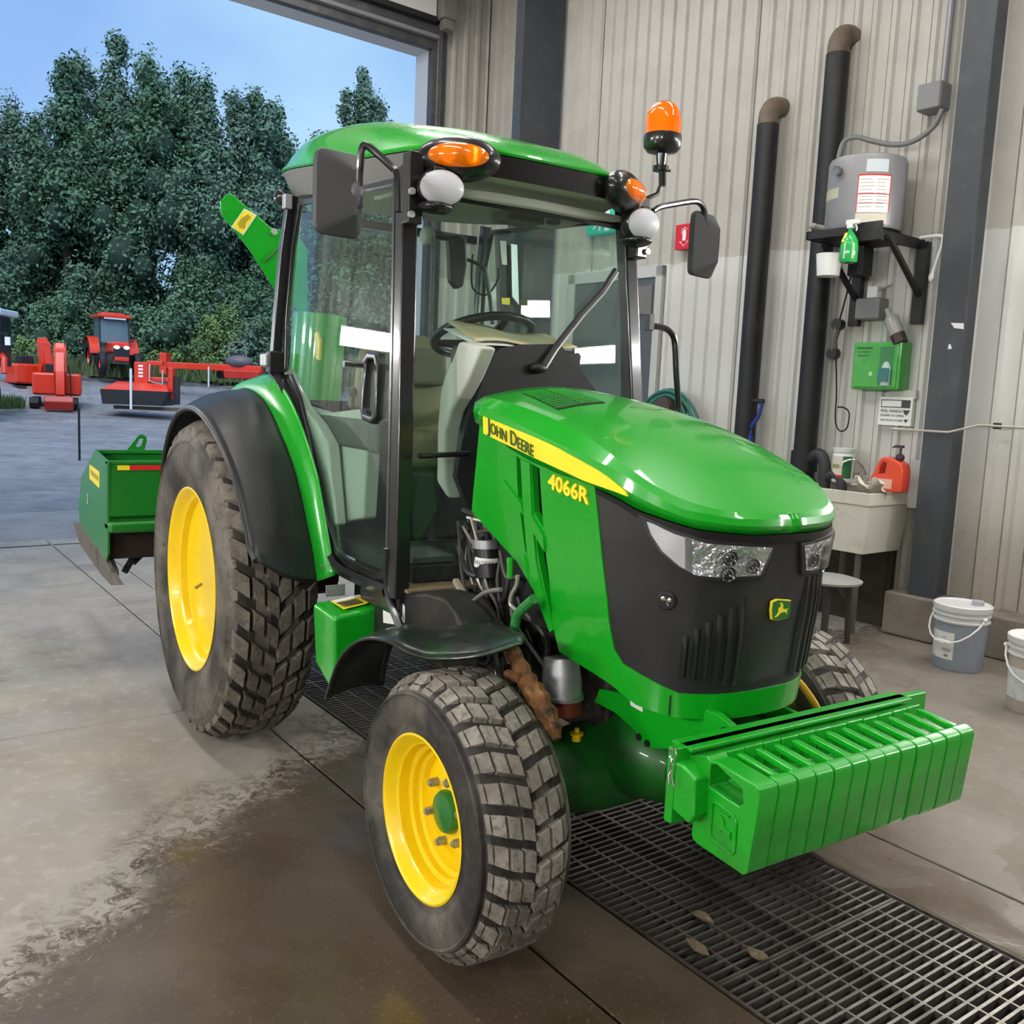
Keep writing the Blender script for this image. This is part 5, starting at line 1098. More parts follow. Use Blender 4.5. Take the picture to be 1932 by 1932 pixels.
# steering column and wheel
sc = Vector((1.0, 0, 1.742)); sn = Vector((-.36, 0, .93)).normalized(); Rs = facing(sn)
sw = MB().tube([sc+Rs @ Vector((.185*math.cos(a*PI/20), .185*math.sin(a*PI/20), 0)) for a in range(40)], .016, 10, close=True).build('steering_wheel', P('wheel_black', (.010, .012, .014), .35), TR, smooth=60)
for a in (90, 210, 330):
    a = math.radians(a); MB().tube([sc+Rs @ Vector((.18*math.cos(a), .18*math.sin(a), 0)), sc+Rs @ Vector((.04*math.cos(a), .04*math.sin(a), -.03))], [.012, .02], 8).build('wheel_spoke', P('wheel_black', (.010, .012, .014), .35), sw)
MB().cyl(sc-sn*.05, sc-sn*.01, .05, .045, n=16).build('wheel_hub', P('wheel_black', (.010, .012, .014), .35), sw)
MB().tube([sc-sn*.04, sc-sn*.22, Vector((1.16, 0, 1.35)), Vector((1.22, 0, .95))], [.05, .075, .10, .12], 10).build('steering_column', P('column_black', (.014, .015, .016), .5), TR)
MB().tube([Vector([(1.008,-0.12,1.584)][0]), Vector([(1.065,-0.12,1.558)][0])], [.008, .012], 8).build('indicator_stalk', P('stalk_orange', (.6, .12, .02), .4), TR)
ds = MB().panel([(1.34,1.697),(1.491,1.677),(1.417,1.578),(1.348,1.51),(1.305,1.466),(1.275,1.393),(1.279,1.243),(1.306,1.169),(1.221,1.222),(1.214,1.417),(1.228,1.53),(1.253,1.585),(1.293,1.627)], YP(-.24), .06).build('dashboard', beige, TR, bev=.012)
MB().b2((1.10, -.20, 1.62), (1.34, .22, 1.695)).build('dash_top', P('dash_black', (.02, .02, .02), .5), ds, bev=.02)
MB().panel([(-0.292,1.25),(-0.277,1.374),(-0.245,1.472),(-0.217,1.543),(-0.198,1.605),(-0.181,1.65),(-0.143,1.684),(-0.058,1.702),(0.102,1.714),(0.185,1.643),(0.288,1.544),(0.395,1.44),(0.446,1.121),(-0.206,1.068)], lambda a, b, o: Vector((1.352+o, a, b)), .03, h=.12).build('firewall_cowl', P('cowl_black', (.012, .012, .012), .5), TR, bev=.01)
MB().b2((1.30, .0, 1.0), (1.345, .42, 1.45)).build('lower_dash', P('cowl_black', (.012, .012, .012), .5), TR)
# papers on the dash
pc = P('map_paper', (.62, .50, .28), .7, noise=[(8, (.55, .60, .52), .45, .6), (14, (.70, .48, .12), .55, .7)])
pa = MB().grid(lambda i, j: Vector((1.10+.25*j, -.21+.42*i-.03*j, 1.705+.008*math.sin(i*7)+.075*(1-j)-.02*i*(1-j))), 10, 4).build('folded_map', pc, TR, smooth=60)
so = pa.modifiers.new('t', 'SOLIDIFY'); so.thickness = .006
pa2 = MB().grid(lambda i, j: Vector((1.13+.22*j, -.24+.36*i, 1.690+.006*math.sin(i*5)+.06*(1-j))), 6, 3).build('paper_sheets', whitel, TR, smooth=60); so = pa2.modifiers.new('t', 'SOLIDIFY'); so.thickness = .004
# interior fittings
MB().panel([(-0.135,2.088),(-0.091,2.107),(-0.059,2.093),(-0.05,2.002),(-0.061,1.924),(-0.092,1.909),(-0.12,1.937)], lambda a, b, o: Vector((.95+o, a, b)), .03).build('interior_mirror', plastic, TR, bev=.008)
MB().tube([Vector(q) for q in [(0.98,-0.208,2.081),(0.98,-0.143,2.083)]], .008, 6).tube(smoothpath([Vector(q) for q in [(0.8,0.035,2.045),(0.8,0.091,2.031),(0.8,0.117,2.009)]], 3), .008, 6).tube([Vector(q) for q in [(0.8,0.114,2.023),(0.8,0.147,1.902),(0.8,0.164,1.806)]], .009, 6).build('mirror_stalk', plastic, TR)
MB().tube(smoothpath([Vector(q) for q in [(0.75,0.087,2.076),(0.75,0.085,2.014),(0.75,0.096,1.942),(0.75,0.159,1.925),(0.75,0.207,1.985),(0.75,0.209,2.037)]], 5), .004, 6).build('cable', dark, TR)
lp = [Vector(q) for q in [(0.7,0.249,2.167),(0.7,0.278,2.171),(0.7,0.313,1.749),(0.7,0.276,1.746)]]
MB().panel([(0.387,2.241),(0.448,2.247),(0.501,1.778),(0.425,1.773)], lambda a, b, o: Vector((.45+o, a, b)), .03).build('left_rear_post', P('post_maroon_black', (.022, .016, .016), .4), TR)
MB().panel([(0.378,2.193),(0.409,2.195),(0.419,2.094),(0.395,2.094)], lambda a, b, o: Vector((.485+o, a, b)), .004).build('post_label', whitel, TR)
MB().panel([(0.399,1.95),(0.441,1.954),(0.442,1.924),(0.403,1.923)], lambda a, b, o: Vector((.485+o, a, b)), .004).build('warning_label', yellowd, TR)
mb = MB()
for k in (510, 552): pass
MB().panel([(0.444,2.189),(0.477,2.189),(0.5,1.93),(0.464,1.962)], lambda a, b, o: Vector((.47+o, a, b)), .006).build('bright_strip', P('bright_strip', (.55, .60, .60), .3, .4), TR)
MB().ell(Vector([(0.9,-0.195,2.095)][0]), (.03, .03, .035)).build('hanging_speaker', P('speaker_grey', (.30, .31, .28), .5), TR)
# pedals
for y in (-.18, -.10): MB().box((1.24, y, 1.05), (.02, .06, .07), Matrix.Rotation(-.5, 3, 'Y')).cyl((1.25, y, 1.08), (1.28, y, 1.22), .008, n=6).build('pedal', steel, TR)
MB().b2((1.10, -.42, .955), (1.30, -.26, .975)).build('floor_mat', P('mat_grey', (.10, .11, .10), .8), TR)
MB().tube([Vector(q) for q in [(1.42,-0.473,1.326),(1.42,-0.289,1.334)]], .009, 6).build('cross_rod', black, TR)
MB().b2((1.10, -.52, .80), (1.40, -.20, .885)).build('cab_underframe', black, TR, bev=.01)
MB().b2((1.30, -.50, .885), (1.43, -.22, .895)).build('muddy_step_plate', P('mud_tan', (.22, .16, .09), .9), TR)

# ------------------------------------------------------------------ step, tank and under-cab parts on the right side
bx = MB().hexa([(.985, -.655, .53), (1.02, -.655, .49), (1.185, -.655, .60), (1.185, -.655, .60), (.985, -.655, .775), (1.00, -.655, .78), (1.19, -.655, .775), (1.19, -.655, .775)])
MB().panel([(0.98,0.772),(1.173,0.767),(1.191,0.767),(1.202,0.661),(1.114,0.557),(1.014,0.583)], lambda a, b, o: Vector((a, -.64-o, b)), .0).build('tmp', green, TR) if 0 else None
b_ = [(1.00, -.64), (1.175, -.64), (1.175, -.44), (1.00, -.44)]
mb = MB(); mb.hexa([(1.00, -.64, .56), (1.175, -.64, .49), (1.175, -.44, .56), (1.0, -.44, .60), (.99, -.65, .775), (1.185, -.65, .765), (1.185, -.43, .80), (.99, -.43, .80)])
tb = mb.build('battery_box', green, TR, bev=.015, seg=3)
sv_ = [Vector(q) for q in ((1.03, -.60, .782), (1.15, -.60, .778), (1.15, -.49, .795), (1.03, -.49, .795))]
MB().add([q+Vector((0, 0, .004)) for q in sv_], [(0, 1, 2, 3)]).build('warning_label', yellowd, tb)
mb = MB()
mb.add([Vector((1.035, -.595, .7885)), Vector((1.065, -.595, .7875)), Vector((1.065, -.495, .801)), Vector((1.035, -.495, .801))], [(0, 1, 2, 3)]); mb.build('label_header', whitel, tb)
mb = MB()
for k in range(4): x = 1.075+k*.017; mb.add([Vector((x, -.595, .7885)), Vector((x+.011, -.595, .7885)), Vector((x+.011, -.52, .797)), Vector((x, -.52, .797))], [(0, 1, 2, 3)])
mb.build('label_print', ink, tb)
MB().box((.98, -.56, .81), (.01, .07, .04)).build('hanger_tab', P('tab_grey', (.30, .31, .34), .4, .5), tb)
# black tool box behind the front mudguard with white label
tbx = MB().panel([(1.089,0.816),(1.392,0.882),(1.537,0.912),(1.656,0.917),(1.745,0.881),(1.805,0.824),(1.117,0.651)], lambda a, b, o: Vector((a, -.50-o, b)), .14).build('side_guard', P('guard_black', (.015, .014, .014), .5, noise=(7, (.05, .035, .025), .5, .7)), TR, bev=.012)
MB().panel([(1.251,0.821),(1.393,0.851),(1.413,0.84),(1.416,0.788),(1.34,0.765),(1.26,0.752)], lambda a, b, o: Vector((a, -.503-o, b)), .002).build('instruction_label', whitel, tbx)
MB().tube(smoothpath([Vector(q) for q in [(1.332,-0.53,1.018),(1.339,-0.53,0.905),(1.371,-0.53,0.842),(1.412,-0.53,0.807),(1.449,-0.53,0.773)]], 4), .014, 8).build('step_strap', black, TR)
# front mudguard: curved plastic sheet over the back of the front tyre
FG = [[(1.316,-0.73,0.538)][0], [(1.397,-0.73,0.671)][0], [(1.5,-0.73,0.76)][0], [(1.62,-0.73,0.814)][0], [(1.74,-0.72,0.835)][0], [(1.848,-0.7,0.824)][0], [(1.892,-0.65,0.814)][0], [(1.98,-0.57,0.835)][0], [(2.088,-0.5,0.891)][0]]
BG = [[(1.263,-0.5,0.54)][0], [(1.308,-0.5,0.672)][0], [(1.322,-0.46,0.728)][0], [(1.395,-0.42,0.763)][0], [(1.535,-0.42,0.808)][0], [(1.665,-0.42,0.846)][0], [(1.787,-0.42,0.874)][0], [(1.887,-0.42,0.882)][0], [(2.035,-0.46,0.892)][0]]
def c3(L, t):
    i = min(int(t*(len(L)-1)), len(L)-2); f = t*(len(L)-1)-i; p0, p1, p2, p3 = [Vector(L[k]) for k in (max(i-1, 0), i, i+1, min(i+2, len(L)-1))]
    return .5*((2*p1)+(p2-p0)*f+(2*p0-5*p1+4*p2-p3)*f*f+(3*p1-p0-3*p2+p3)*f**3)
ffm = P('front_guard_plastic', (.010, .014, .011), .32, coat=.2, noise=[(6, (.008, .05, .012), .5, .7), (10, (.07, .065, .06), .62, .78)], bump=(25, .3, .006))
for s in (1, -1):
    f = MB().grid(lambda a, b: (lambda q: Vector((q.x, q.y*s, q.z)))(c3(FG, a).lerp(c3(BG, a), b)+Vector((0, 0, .018*math.sin(PI*b)))), 40, 8).build('front_mudguard', ffm, TR, smooth=60)
    so = f.modifiers.new('t', 'SOLIDIFY'); so.thickness = .008
# rusty tie arm of the mudguard
MB().tube(smoothpath([Vector(q) for q in [(1.919,-0.42,0.821),(1.977,-0.42,0.776),(2.019,-0.42,0.743),(2.061,-0.42,0.71),(2.121,-0.42,0.671),(2.153,-0.42,0.637)]], 3), [.020, .024, .021, .027, .022, .031, .026, .038, .033, .040, .030, .036, .025, .028, .018, .015], 9).tube([Vector(q) for q in [(1.937,-0.44,0.755),(2.008,-0.44,0.764)]], .016, 8).build('guard_arm', rust, TR)
# muffler-like cylinder with red base
mf = [Vector(q) for q in [(1.952,-0.27,0.789),(1.962,-0.27,0.729),(1.967,-0.27,0.68),(1.971,-0.27,0.629)]]
mfo = MB().tube([mf[0], mf[1], mf[2]], [.050, .058, .060], 20).tube([mf[2]+Vector((0, 0, .006)), mf[2]-Vector((0, 0, .004))], .064, 20).build('filter_can', alu, TR, smooth=60)
MB().tube([mf[2]-Vector((0, 0, .002)), mf[3]], [.055, .058], 20).build('red_base', rustred, mfo)
# oil filter and engine bay bits
of = [Vector(q) for q in [(1.569,-0.3,1.073),(1.571,-0.3,1.047),(1.581,-0.3,0.996),(1.591,-0.3,0.955)]]
ofo = MB().tube([of[1], of[3]], [.042, .042], 20).build('oil_filter', P('filter_black', (.012, .012, .012), .35), TR, smooth=50)
MB().tube([of[0]+Vector((0, 0, .0)), of[1]], .046, 20).build('filter_head', alu, ofo)
lv = of[1].lerp(of[3], .45); MB().lathe([(.0425, -.016), (.0425, .016)], c=lv, n=24).build('filter_label', whitel, ofo)
text('JOHN DEERE', .018, 'label_lettering', ink, ofo, None, (1, 0, 0), (0, 0, 1), maxw=.085, pos=lambda a, b, c: lv+Vector((.0432*math.cos(-PI*.33+a/.0432), .0432*math.sin(-PI*.33+a/.0432), b)))
rnd = random.Random(11)
def hoses(mat, n, name, r, ya=-.34):
    for k in range(n):
        a = Vector((1.42+rnd.uniform(-.1, .25), ya+rnd.uniform(0, .12), 1.12+rnd.uniform(-.1, .1))); b = Vector((1.75+rnd.uniform(-.2, .15), ya+rnd.uniform(0, .15), .62+rnd.uniform(-.08, .15)))
        pts = [a.lerp(b, i/5)+Vector((rnd.uniform(-.05, .05), rnd.uniform(-.02, .03), rnd.uniform(-.05, .05))) for i in range(6)]
        MB().tube(smoothpath(pts, 4), r, 7).build(name, mat, TR)
hoses(P('hose_black', (.02, .02, .02), .45), 12, 'engine_hose', .010); hoses(P('wire_loom', (.07, .065, .06), .5), 12, 'wiring_loom', .006)
hoses(P('pipe_silver', (.45, .43, .38), .35, .6), 5, 'brake_pipe', .005)
MB().tube(smoothpath([Vector(q) for q in [(1.839,-0.36,0.849),(1.849,-0.36,0.891),(1.875,-0.36,0.92),(1.933,-0.36,0.964)]], 4), .015, 10).build('green_pipe', P('pipe_green', (.03, .22, .05), .4), TR)
MB().tube([Vector(q) for q in [(1.784,-0.35,1.056),(1.788,-0.35,0.996)]], .010, 8).build('green_rod', green, TR)
MB().tube(smoothpath([Vector(q) for q in [(1.845,-0.36,1.015),(1.839,-0.36,0.983),(1.816,-0.36,0.952),(1.813,-0.36,0.922),(1.848,-0.36,0.911)]], 4), .006, 8).build('silver_pipe', P('pipe_silver', (.45, .43, .38), .35, .6), TR)
MB().tube(smoothpath([Vector(q) for q in [(1.659,-0.4,0.899),(1.733,-0.4,0.944),(1.82,-0.4,0.971)]], 4), .007, 8).build('loose_hose', P('hose_grey', (.16, .15, .14), .5), TR)
MB().box(Vector([(1.535,-0.36,0.9)][0]), (.12, .02, .016), Matrix.Rotation(.55, 3, 'Y')).build('worn_link', P('worn_link', (.32, .27, .20), .6), TR, bev=.003)
MB().ell(Vector([(1.594,-0.34,0.856)][0]), (.06, .05, .04)).build('rubber_mount', dkmetal, TR)
mb = MB()
for k in range(26):
    c = Vector((rnd.uniform(1.38, 2.02), rnd.uniform(-.30, -.24), rnd.uniform(.58, 1.12)))
    if c.z > 1.13-.45*(c.x-1.4): c.z -= .25
    if c.x > 1.74 and c.z < .85: c.x -= .3
    mb.box(c, (rnd.uniform(.03, .10), rnd.uniform(.03, .06), rnd.uniform(.03, .08)), Matrix.Rotation(rnd.uniform(-.6, .6), 3, 'Y'))
mb.build('engine_parts', dkmetal, TR, bev=.006, kind='stuff')
MB().tube(smoothpath([(2.33, .25, .78), (2.30, .36, .72), (2.33, .42, .62), (2.36, .40, .50)], 5), .011, 8).build('yellow_hose', P('hose_yellow', (.62, .36, .02), .45), TR)
# ================================================================== yard outside
def D(c, f, r=0): pass
asph = P('asphalt', (.19, .195, .21), .75, noise=[(.5, (.27, .275, .29), .4, .7), (3, (.14, .14, .15), .45, .7), (40, (.34, .34, .35), .6, .75)], rn=(.8, .35, .8), bump=(60, .4, .01))
def gz(d): # ground height with distance from the doorway, rising gently to the tree line
    return -.03 if d < 20 else -.03+.10*max(0, d-27)**1.0*(.35 if d < 33 else 1)*(min(1, (d-27)/13) if d > 27 else 0)
def ground(u, v):
    d = -u; z = -.03
    if d > 27: z += .0085*(d-27)**2 if d < 36 else .0085*81+.153*(d-36)
    return z
mb = MB(BM); mb.grid(lambda a, b: Vector((-5.13-62*a, -45+110*b, ground(-5.13-62*a, 0))), 40, 8); yd = struct(mb.build('ground', asph, None, smooth=60))
MB(BM).b2((-7.6, -8, -.2), (-5.17, 12, -.028)).b2((-5.19, -8, -.2), (-5.15, 12, .0)).build('apron', P('apron_concrete', (.30, .295, .29), .7, noise=[(2, (.22, .21, .20), .4, .7), (20, (.35, .34, .32), .55, .7)]), yd)
grassm = P('rough_grass', (.045, .085, .02), .9, noise=[(3, (.09, .10, .035), .45, .7)])
def tufts(name, lab, c, ru, rv, n, h, mat, seed):
    rn = random.Random(seed); mb = MB()
    for i in range(n):
        a = rn.uniform(0, 2*PI); r = math.sqrt(rn.random()); x, y = c[0]+ru*r*math.cos(a), c[1]+rv*r*math.sin(a); hh = h*rn.uniform(.5, 1.2); w = .03+.05*h; q = rn.uniform(0, PI); dx, dy = w*math.cos(q), w*math.sin(q); lx, ly = rn.uniform(-.3, .3)*hh, rn.uniform(-.3, .3)*hh
        mb.add([(x-dx, y-dy, c[2]-.02), (x+dx, y+dy, c[2]-.02), (x+lx, y+ly, c[2]+hh)], [(0, 1, 2)])
    o = mb.build(name, mat, None, smooth=0, kind='stuff'); tag(o, lab, 'grass'); return o
W0 = Vector((CAMLOC.x, CAMLOC.y, CAMLOC.z))
tufts('grass', 'patch of rough grass beside the red excavator', (-34.5, .9, .30), 4, 1.0, 1500, .35, grassm, 1)
leaf = P('leaf_dark_green', (.075, .150, .085), .6, spec=.3, noise=[(.9, (.12, .22, .12), .4, .65), (.3, (.05, .105, .065), .45, .65)])
leaf2 = P('leaf_grey_green', (.13, .215, .15), .6, spec=.3, noise=[(.9, (.08, .15, .09), .4, .65)])
leaf3 = P('leaf_yellow_green', (.16, .25, .08), .6, spec=.3, noise=(.9, (.10, .17, .07), .4, .65))
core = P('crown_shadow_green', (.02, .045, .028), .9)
bark = P('bark', (.07, .055, .04), .9)
def blob(rn, h, w, k):
    """foliage puffs: a full lower skirt rising into several pointed leaders"""
    L = []; tops = [(rn.uniform(-.30, .30)*w, rn.uniform(-.30, .30)*w, h*rn.uniform(.74, .98)) for _ in range(7)]+[(0, 0, h*.98)]
    for i in range(k):
        fr = rn.random()**.8; z = h*(.06+.62*fr); rad = w*.56*(1-.55*fr**2)*math.sqrt(rn.random()); a = rn.uniform(0, 2*PI)
        L.append((Vector((rad*math.cos(a), rad*math.sin(a), z)), w*.125*rn.uniform(.7, 1.2)))
    for tx, ty, tz in tops:
        for j in range(max(3, k//6)):
            f = rn.random(); z = h*.55+(tz-h*.55)*f; sp = w*.20*(1-f)+.1; L.append((Vector((tx*(.6+.4*f)+rn.gauss(0, sp*.6), ty*(.6+.4*f)+rn.gauss(0, sp*.6), z)), w*(.10-.06*f)))
    return L
def tree(x, y, z, h, w, seed, mat, label, puffs=34, per=150, ls=.30, name='broadleaf_tree', group='trees behind the yard'):
    rn = random.Random(seed); t = thing(name, label, 'tree', (x, y, z), rn.uniform(0, 6), group); L = blob(rn, h, w, puffs)
    mb = MB(); vs = []; fs = []
    for c, r in L:
        up_ = r*1.25
        for i in range(per):
            d = Vector((rn.gauss(0, 1), rn.gauss(0, 1), rn.gauss(0, 1))).normalized(); q = c+Vector((d.x*r, d.y*r, d.z*up_))*(rn.uniform(.45, 1.30) if r > w*.08 else rn.uniform(.0, 1.7))
            n_ = (d+Vector((rn.uniform(-.6, .6), rn.uniform(-.6, .6), rn.uniform(-.2, .8)))).normalized(); a = n_.orthogonal().normalized(); b = n_.cross(a); an = rn.uniform(0, 6.28); a, b = a*math.cos(an)+b*math.sin(an), b*math.cos(an)-a*math.sin(an); s_ = ls*rn.uniform(.5, 1.1)
            k = len(vs); vs += [q-a*s_*.5, q+b*s_*.28, q+a*s_*.6, q-b*s_*.28]; fs.append((k, k+1, k+2, k+3))
    # upright leader shoots on the skyline
    for i in range(int(puffs*.9)):
        c, r = L[rn.randrange(len(L))]
        if c.z < h*.60: continue
        ln = rn.uniform(.5, 1.4)*h/14; lean = Vector((rn.uniform(-.25, .25), rn.uniform(-.25, .25), 1))
        for j in range(34):
            f_ = j/60; q = c+Vector((0, 0, r*.8))+lean*ln*f_+Vector((rn.gauss(0, .30), rn.gauss(0, .30), 0))*(1.15-f_); a = Vector((rn.uniform(-1, 1), rn.uniform(-1, 1), rn.uniform(-.2, 1))).normalized(); b = a.orthogonal().normalized(); s_ = ls*rn.uniform(.4, .8)
            k = len(vs); vs += [q-a*s_*.5, q+b*s_*.25, q+a*s_*.5, q-b*s_*.25]; fs.append((k, k+1, k+2, k+3))
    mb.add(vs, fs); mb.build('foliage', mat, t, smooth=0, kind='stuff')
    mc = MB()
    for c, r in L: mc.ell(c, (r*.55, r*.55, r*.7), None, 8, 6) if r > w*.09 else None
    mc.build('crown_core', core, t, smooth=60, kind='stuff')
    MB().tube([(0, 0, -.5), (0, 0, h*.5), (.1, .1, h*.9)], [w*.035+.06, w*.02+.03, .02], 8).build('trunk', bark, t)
    return t
def at(px_point, dist_extra=0): pass
TP = [ # px x of crown centre, depth, top px y, base px y, width m, seed, material
    (-60, 50, 120, 4.5, 9, leaf, 'dark tree at the left edge of the yard, partly out of frame'),
    (35, 52, 140, 8, 21, leaf2, 'second tree from the left with reddish skyline twigs'),
    (130, 50, 130, 7.5, 3, leaf, 'narrow dark tree left of the tallest one'),
    (225, 52, 95, 9.5, 14, leaf2, 'tallest broad tree in the middle of the tree line'),
    (345, 52, 90, 9, 5, leaf, 'tall tree right of the tallest one, with spiky top twigs'),
    (440, 51, 175, 8, 6, leaf2, 'rounded tree with grey-green leaves left of the cab'),
    (520, 54, 205, 7.5, 17, leaf, 'dark tree beside the left edge of the cab roof'),
    (675, 58, 140, 6, 18, leaf2, 'lone airy tree rising above the cab roof'),
    (600, 56, 240, 8, 19, leaf, 'low dark tree hidden behind the cab'),
    (645, 53, 320, 9, 22, leaf, 'dark tree seen through the cab door glass'),
    (740, 54, 340, 9, 23, leaf2, 'tree behind the cab, nearest the door jamb'),
]
def pxp(px, py, dep):
    d = fwd+rt*((px-966)/FPX)-up*((py-966)/FPX); return CAMLOC+d*dep
for i, (px, dep, ytop, wd_, sd, mt, lab) in enumerate(TP):
    b = pxp(px, 706+(px-200)*.045, dep); top = pxp(px, ytop, dep); zb = b.z-1.0; h = top.z-zb
    tree(b.x, b.y, zb, h, wd_, sd, mt, lab, puffs=66, per=300, ls=.27)
# understorey in front of the trunks
US = [(20, 47, 600, 6, leaf), (120, 47.5, 560, 6.5, leaf), (250, 47, 590, 6, leaf), (330, 47, 560, 6, leaf), (420, 46, 575, 3.6, leaf3), (395, 45.5, 630, 2.6, leaf3), (470, 46, 600, 3.6, leaf2), (300, 45.5, 650, 4, leaf3), (80, 45.5, 640, 4, leaf3), (560, 47, 560, 6, leaf), (485, 49, 500, 6, leaf), (385, 49, 480, 6, leaf), (180, 49, 500, 6, leaf2), (165, 50, 520, 7, leaf)]
ul = ['dark bush at the far left under the trees', 'dark bush behind the red tractor', 'tall dark shrub behind the red tractor cab', 'dark shrub right of the red tractor', 'pale yellow-green sapling behind the grey mower', 'small pale sapling left of the tall sapling', 'leafy shrub beside the roll-bar mower', 'low ferny bush right of the red tractor', 'low bush above the excavators', 'shrub half hidden by the cab', 'tall dark bush just left of the cab door pillar', 'tall dark bush filling the gap above the pale saplings', 'grey-green tall bush between the red tractor and the excavators', 'dark tall bush directly above the red tractor cab']
for i, (px, dep, ytop, wd_, mt) in enumerate(US):
    b = pxp(px, 706+(px-200)*.045, dep); top = pxp(px, ytop, dep); zb = b.z-.5
    tree(b.x, b.y, zb, top.z-zb, wd_, 40+i, mt, ul[i], puffs=30, per=170, ls=.22, name='shrub', group='shrubs under the trees')
tufts('grass', 'long grass strip along the foot of the tree line', tuple(pxp(250, 712, 44.5)), 3.5, 14, 5200, .8, P('long_grass', (.06, .10, .03), .9, noise=(1, (.10, .12, .05), .4, .7)), 2)
# ------------------------------------------------------------------ machines in the yard
redp = P('orange_red_paint', (.66, .035, .008), .35, coat=.4)
redd = P('dark_red_paint', (.42, .02, .01), .4, coat=.3)
tyr = P('small_tyre', (.012, .012, .013), .7)
glz = P('far_cab_glass', (.10, .15, .17), .12, spec=.8)
greym = P('machine_grey', (.10, .10, .105), .5)
def local(name, label, cat, px, py, dep, rz, group=None, zoff=0):
    q = pxp(px, py, dep); return thing(name, label, cat, (q.x, q.y, q.z+zoff), rz, group)
view = math.atan2(-fwd.y, -fwd.x)  # towards the camera
# orange-red cab tractor
t = local('red_tractor', 'orange-red cab tractor parked below the trees', 'tractor', 212, 708, 42, view+.62, None)
MB().b2((.10, -.36, .95), (1.75, .36, 1.45)).build('hood', redp, t, bev=.10, seg=3)
MB().b2((1.72, -.33, .75), (1.80, .33, 1.22)).build('grille', plastic, t, bev=.03)
for s in (-1, 1): MB().ell((1.79, s*.20, 1.20), (.05, .13, .08), None, 12, 8).build('headlight', P('far_headlight', (.85, .85, .9), .2, emis=((.9, .9, 1), .5)), t)
MB().b2((1.4, -.30, .62), (1.82, .30, .80)).build('front_bumper', redp, t, bev=.03)
MB().b2((-.2, -.30, .5), (1.7, .30, .95)).build('chassis', greym, t)
for s in (-1, 1):
    w_ = MB().lathe([(.42, -.16), (.70, -.20), (.78, -.12), (.78, .12), (.70, .20), (.42, .16)], c=(-.35, s*.80, .78), axis='y', n=28).build('rear_wheel', tyr, t, smooth=50); MB().lathe([(0, .02), (.40, .02), (.43, .10*1)], c=(-.35, s*.80+s*.04, .78), axis='y', n=24).lathe([(0, -.02), (.40, -.02), (.43, -.10)], c=(-.35, s*.80, .78), axis='y', n=24).build('rim', redp, w_)
    w_ = MB().lathe([(.25, -.11), (.43, -.14), (.50, -.08), (.50, .08), (.43, .14), (.25, .11)], c=(1.35, s*.72, .5), axis='y', n=24).build('front_wheel', tyr, t, smooth=50); MB().lathe([(0, -.02), (.24, -.02), (.27, -.07)], c=(1.35, s*.72, .5), axis='y', n=20).lathe([(0, .02), (.24, .02), (.27, .07)], c=(1.35, s*.72, .5), axis='y', n=20).build('rim', redp, w_)
    MB().grid(lambda a, b: Vector((-.35+.88*math.cos(.15+a*2.4), s*(.60+.42*b), .80+.88*math.sin(.15+a*2.4))), 12, 2).build('fender', redp, t, smooth=60)
    MB().tube([(.55, s*.62, 1.45), (.38, s*.60, 2.50)], .04, 4).tube([(-.75, s*.60, 1.4), (-.70, s*.58, 2.50)], .04, 4).build('cab_post', plastic, t)
    MB().add([(.52, s*.63, 1.2), (.37, s*.60, 2.48), (-.68, s*.60, 2.48), (-.72, s*.62, 1.3)], [(0, 1, 2, 3)]).build('side_window', glz, t)
MB().grid(lambda a, b: Vector((.54-.17*b+.08*(1-(2*a-1)**2), -.60+1.2*a, 1.42+1.06*b)), 8, 2).build('windscreen', glz, t, smooth=60)
MB().b2((-.7, -.58, 1.0), (.4, .58, 1.35)).build('cab_base', greym, t)
MB().b2((-.95, -.70, 2.50), (.62, .70, 2.66)).b2((-.6, -.5, 2.64), (.3, .5, 2.74)).build('roof', redp, t, bev=.06, seg=3)
MB().b2((.56, -.45, 2.44), (.64, .45, 2.50)).build('visor', P('visor_white', (.6, .65, .68), .4), t)
MB().tube([(.5, .72, 1.5), (.62, .80, 1.7), (.62, .80, 2.25), (.42, .66, 2.35)], .025, 6).build('mirror_bracket', plastic, t)
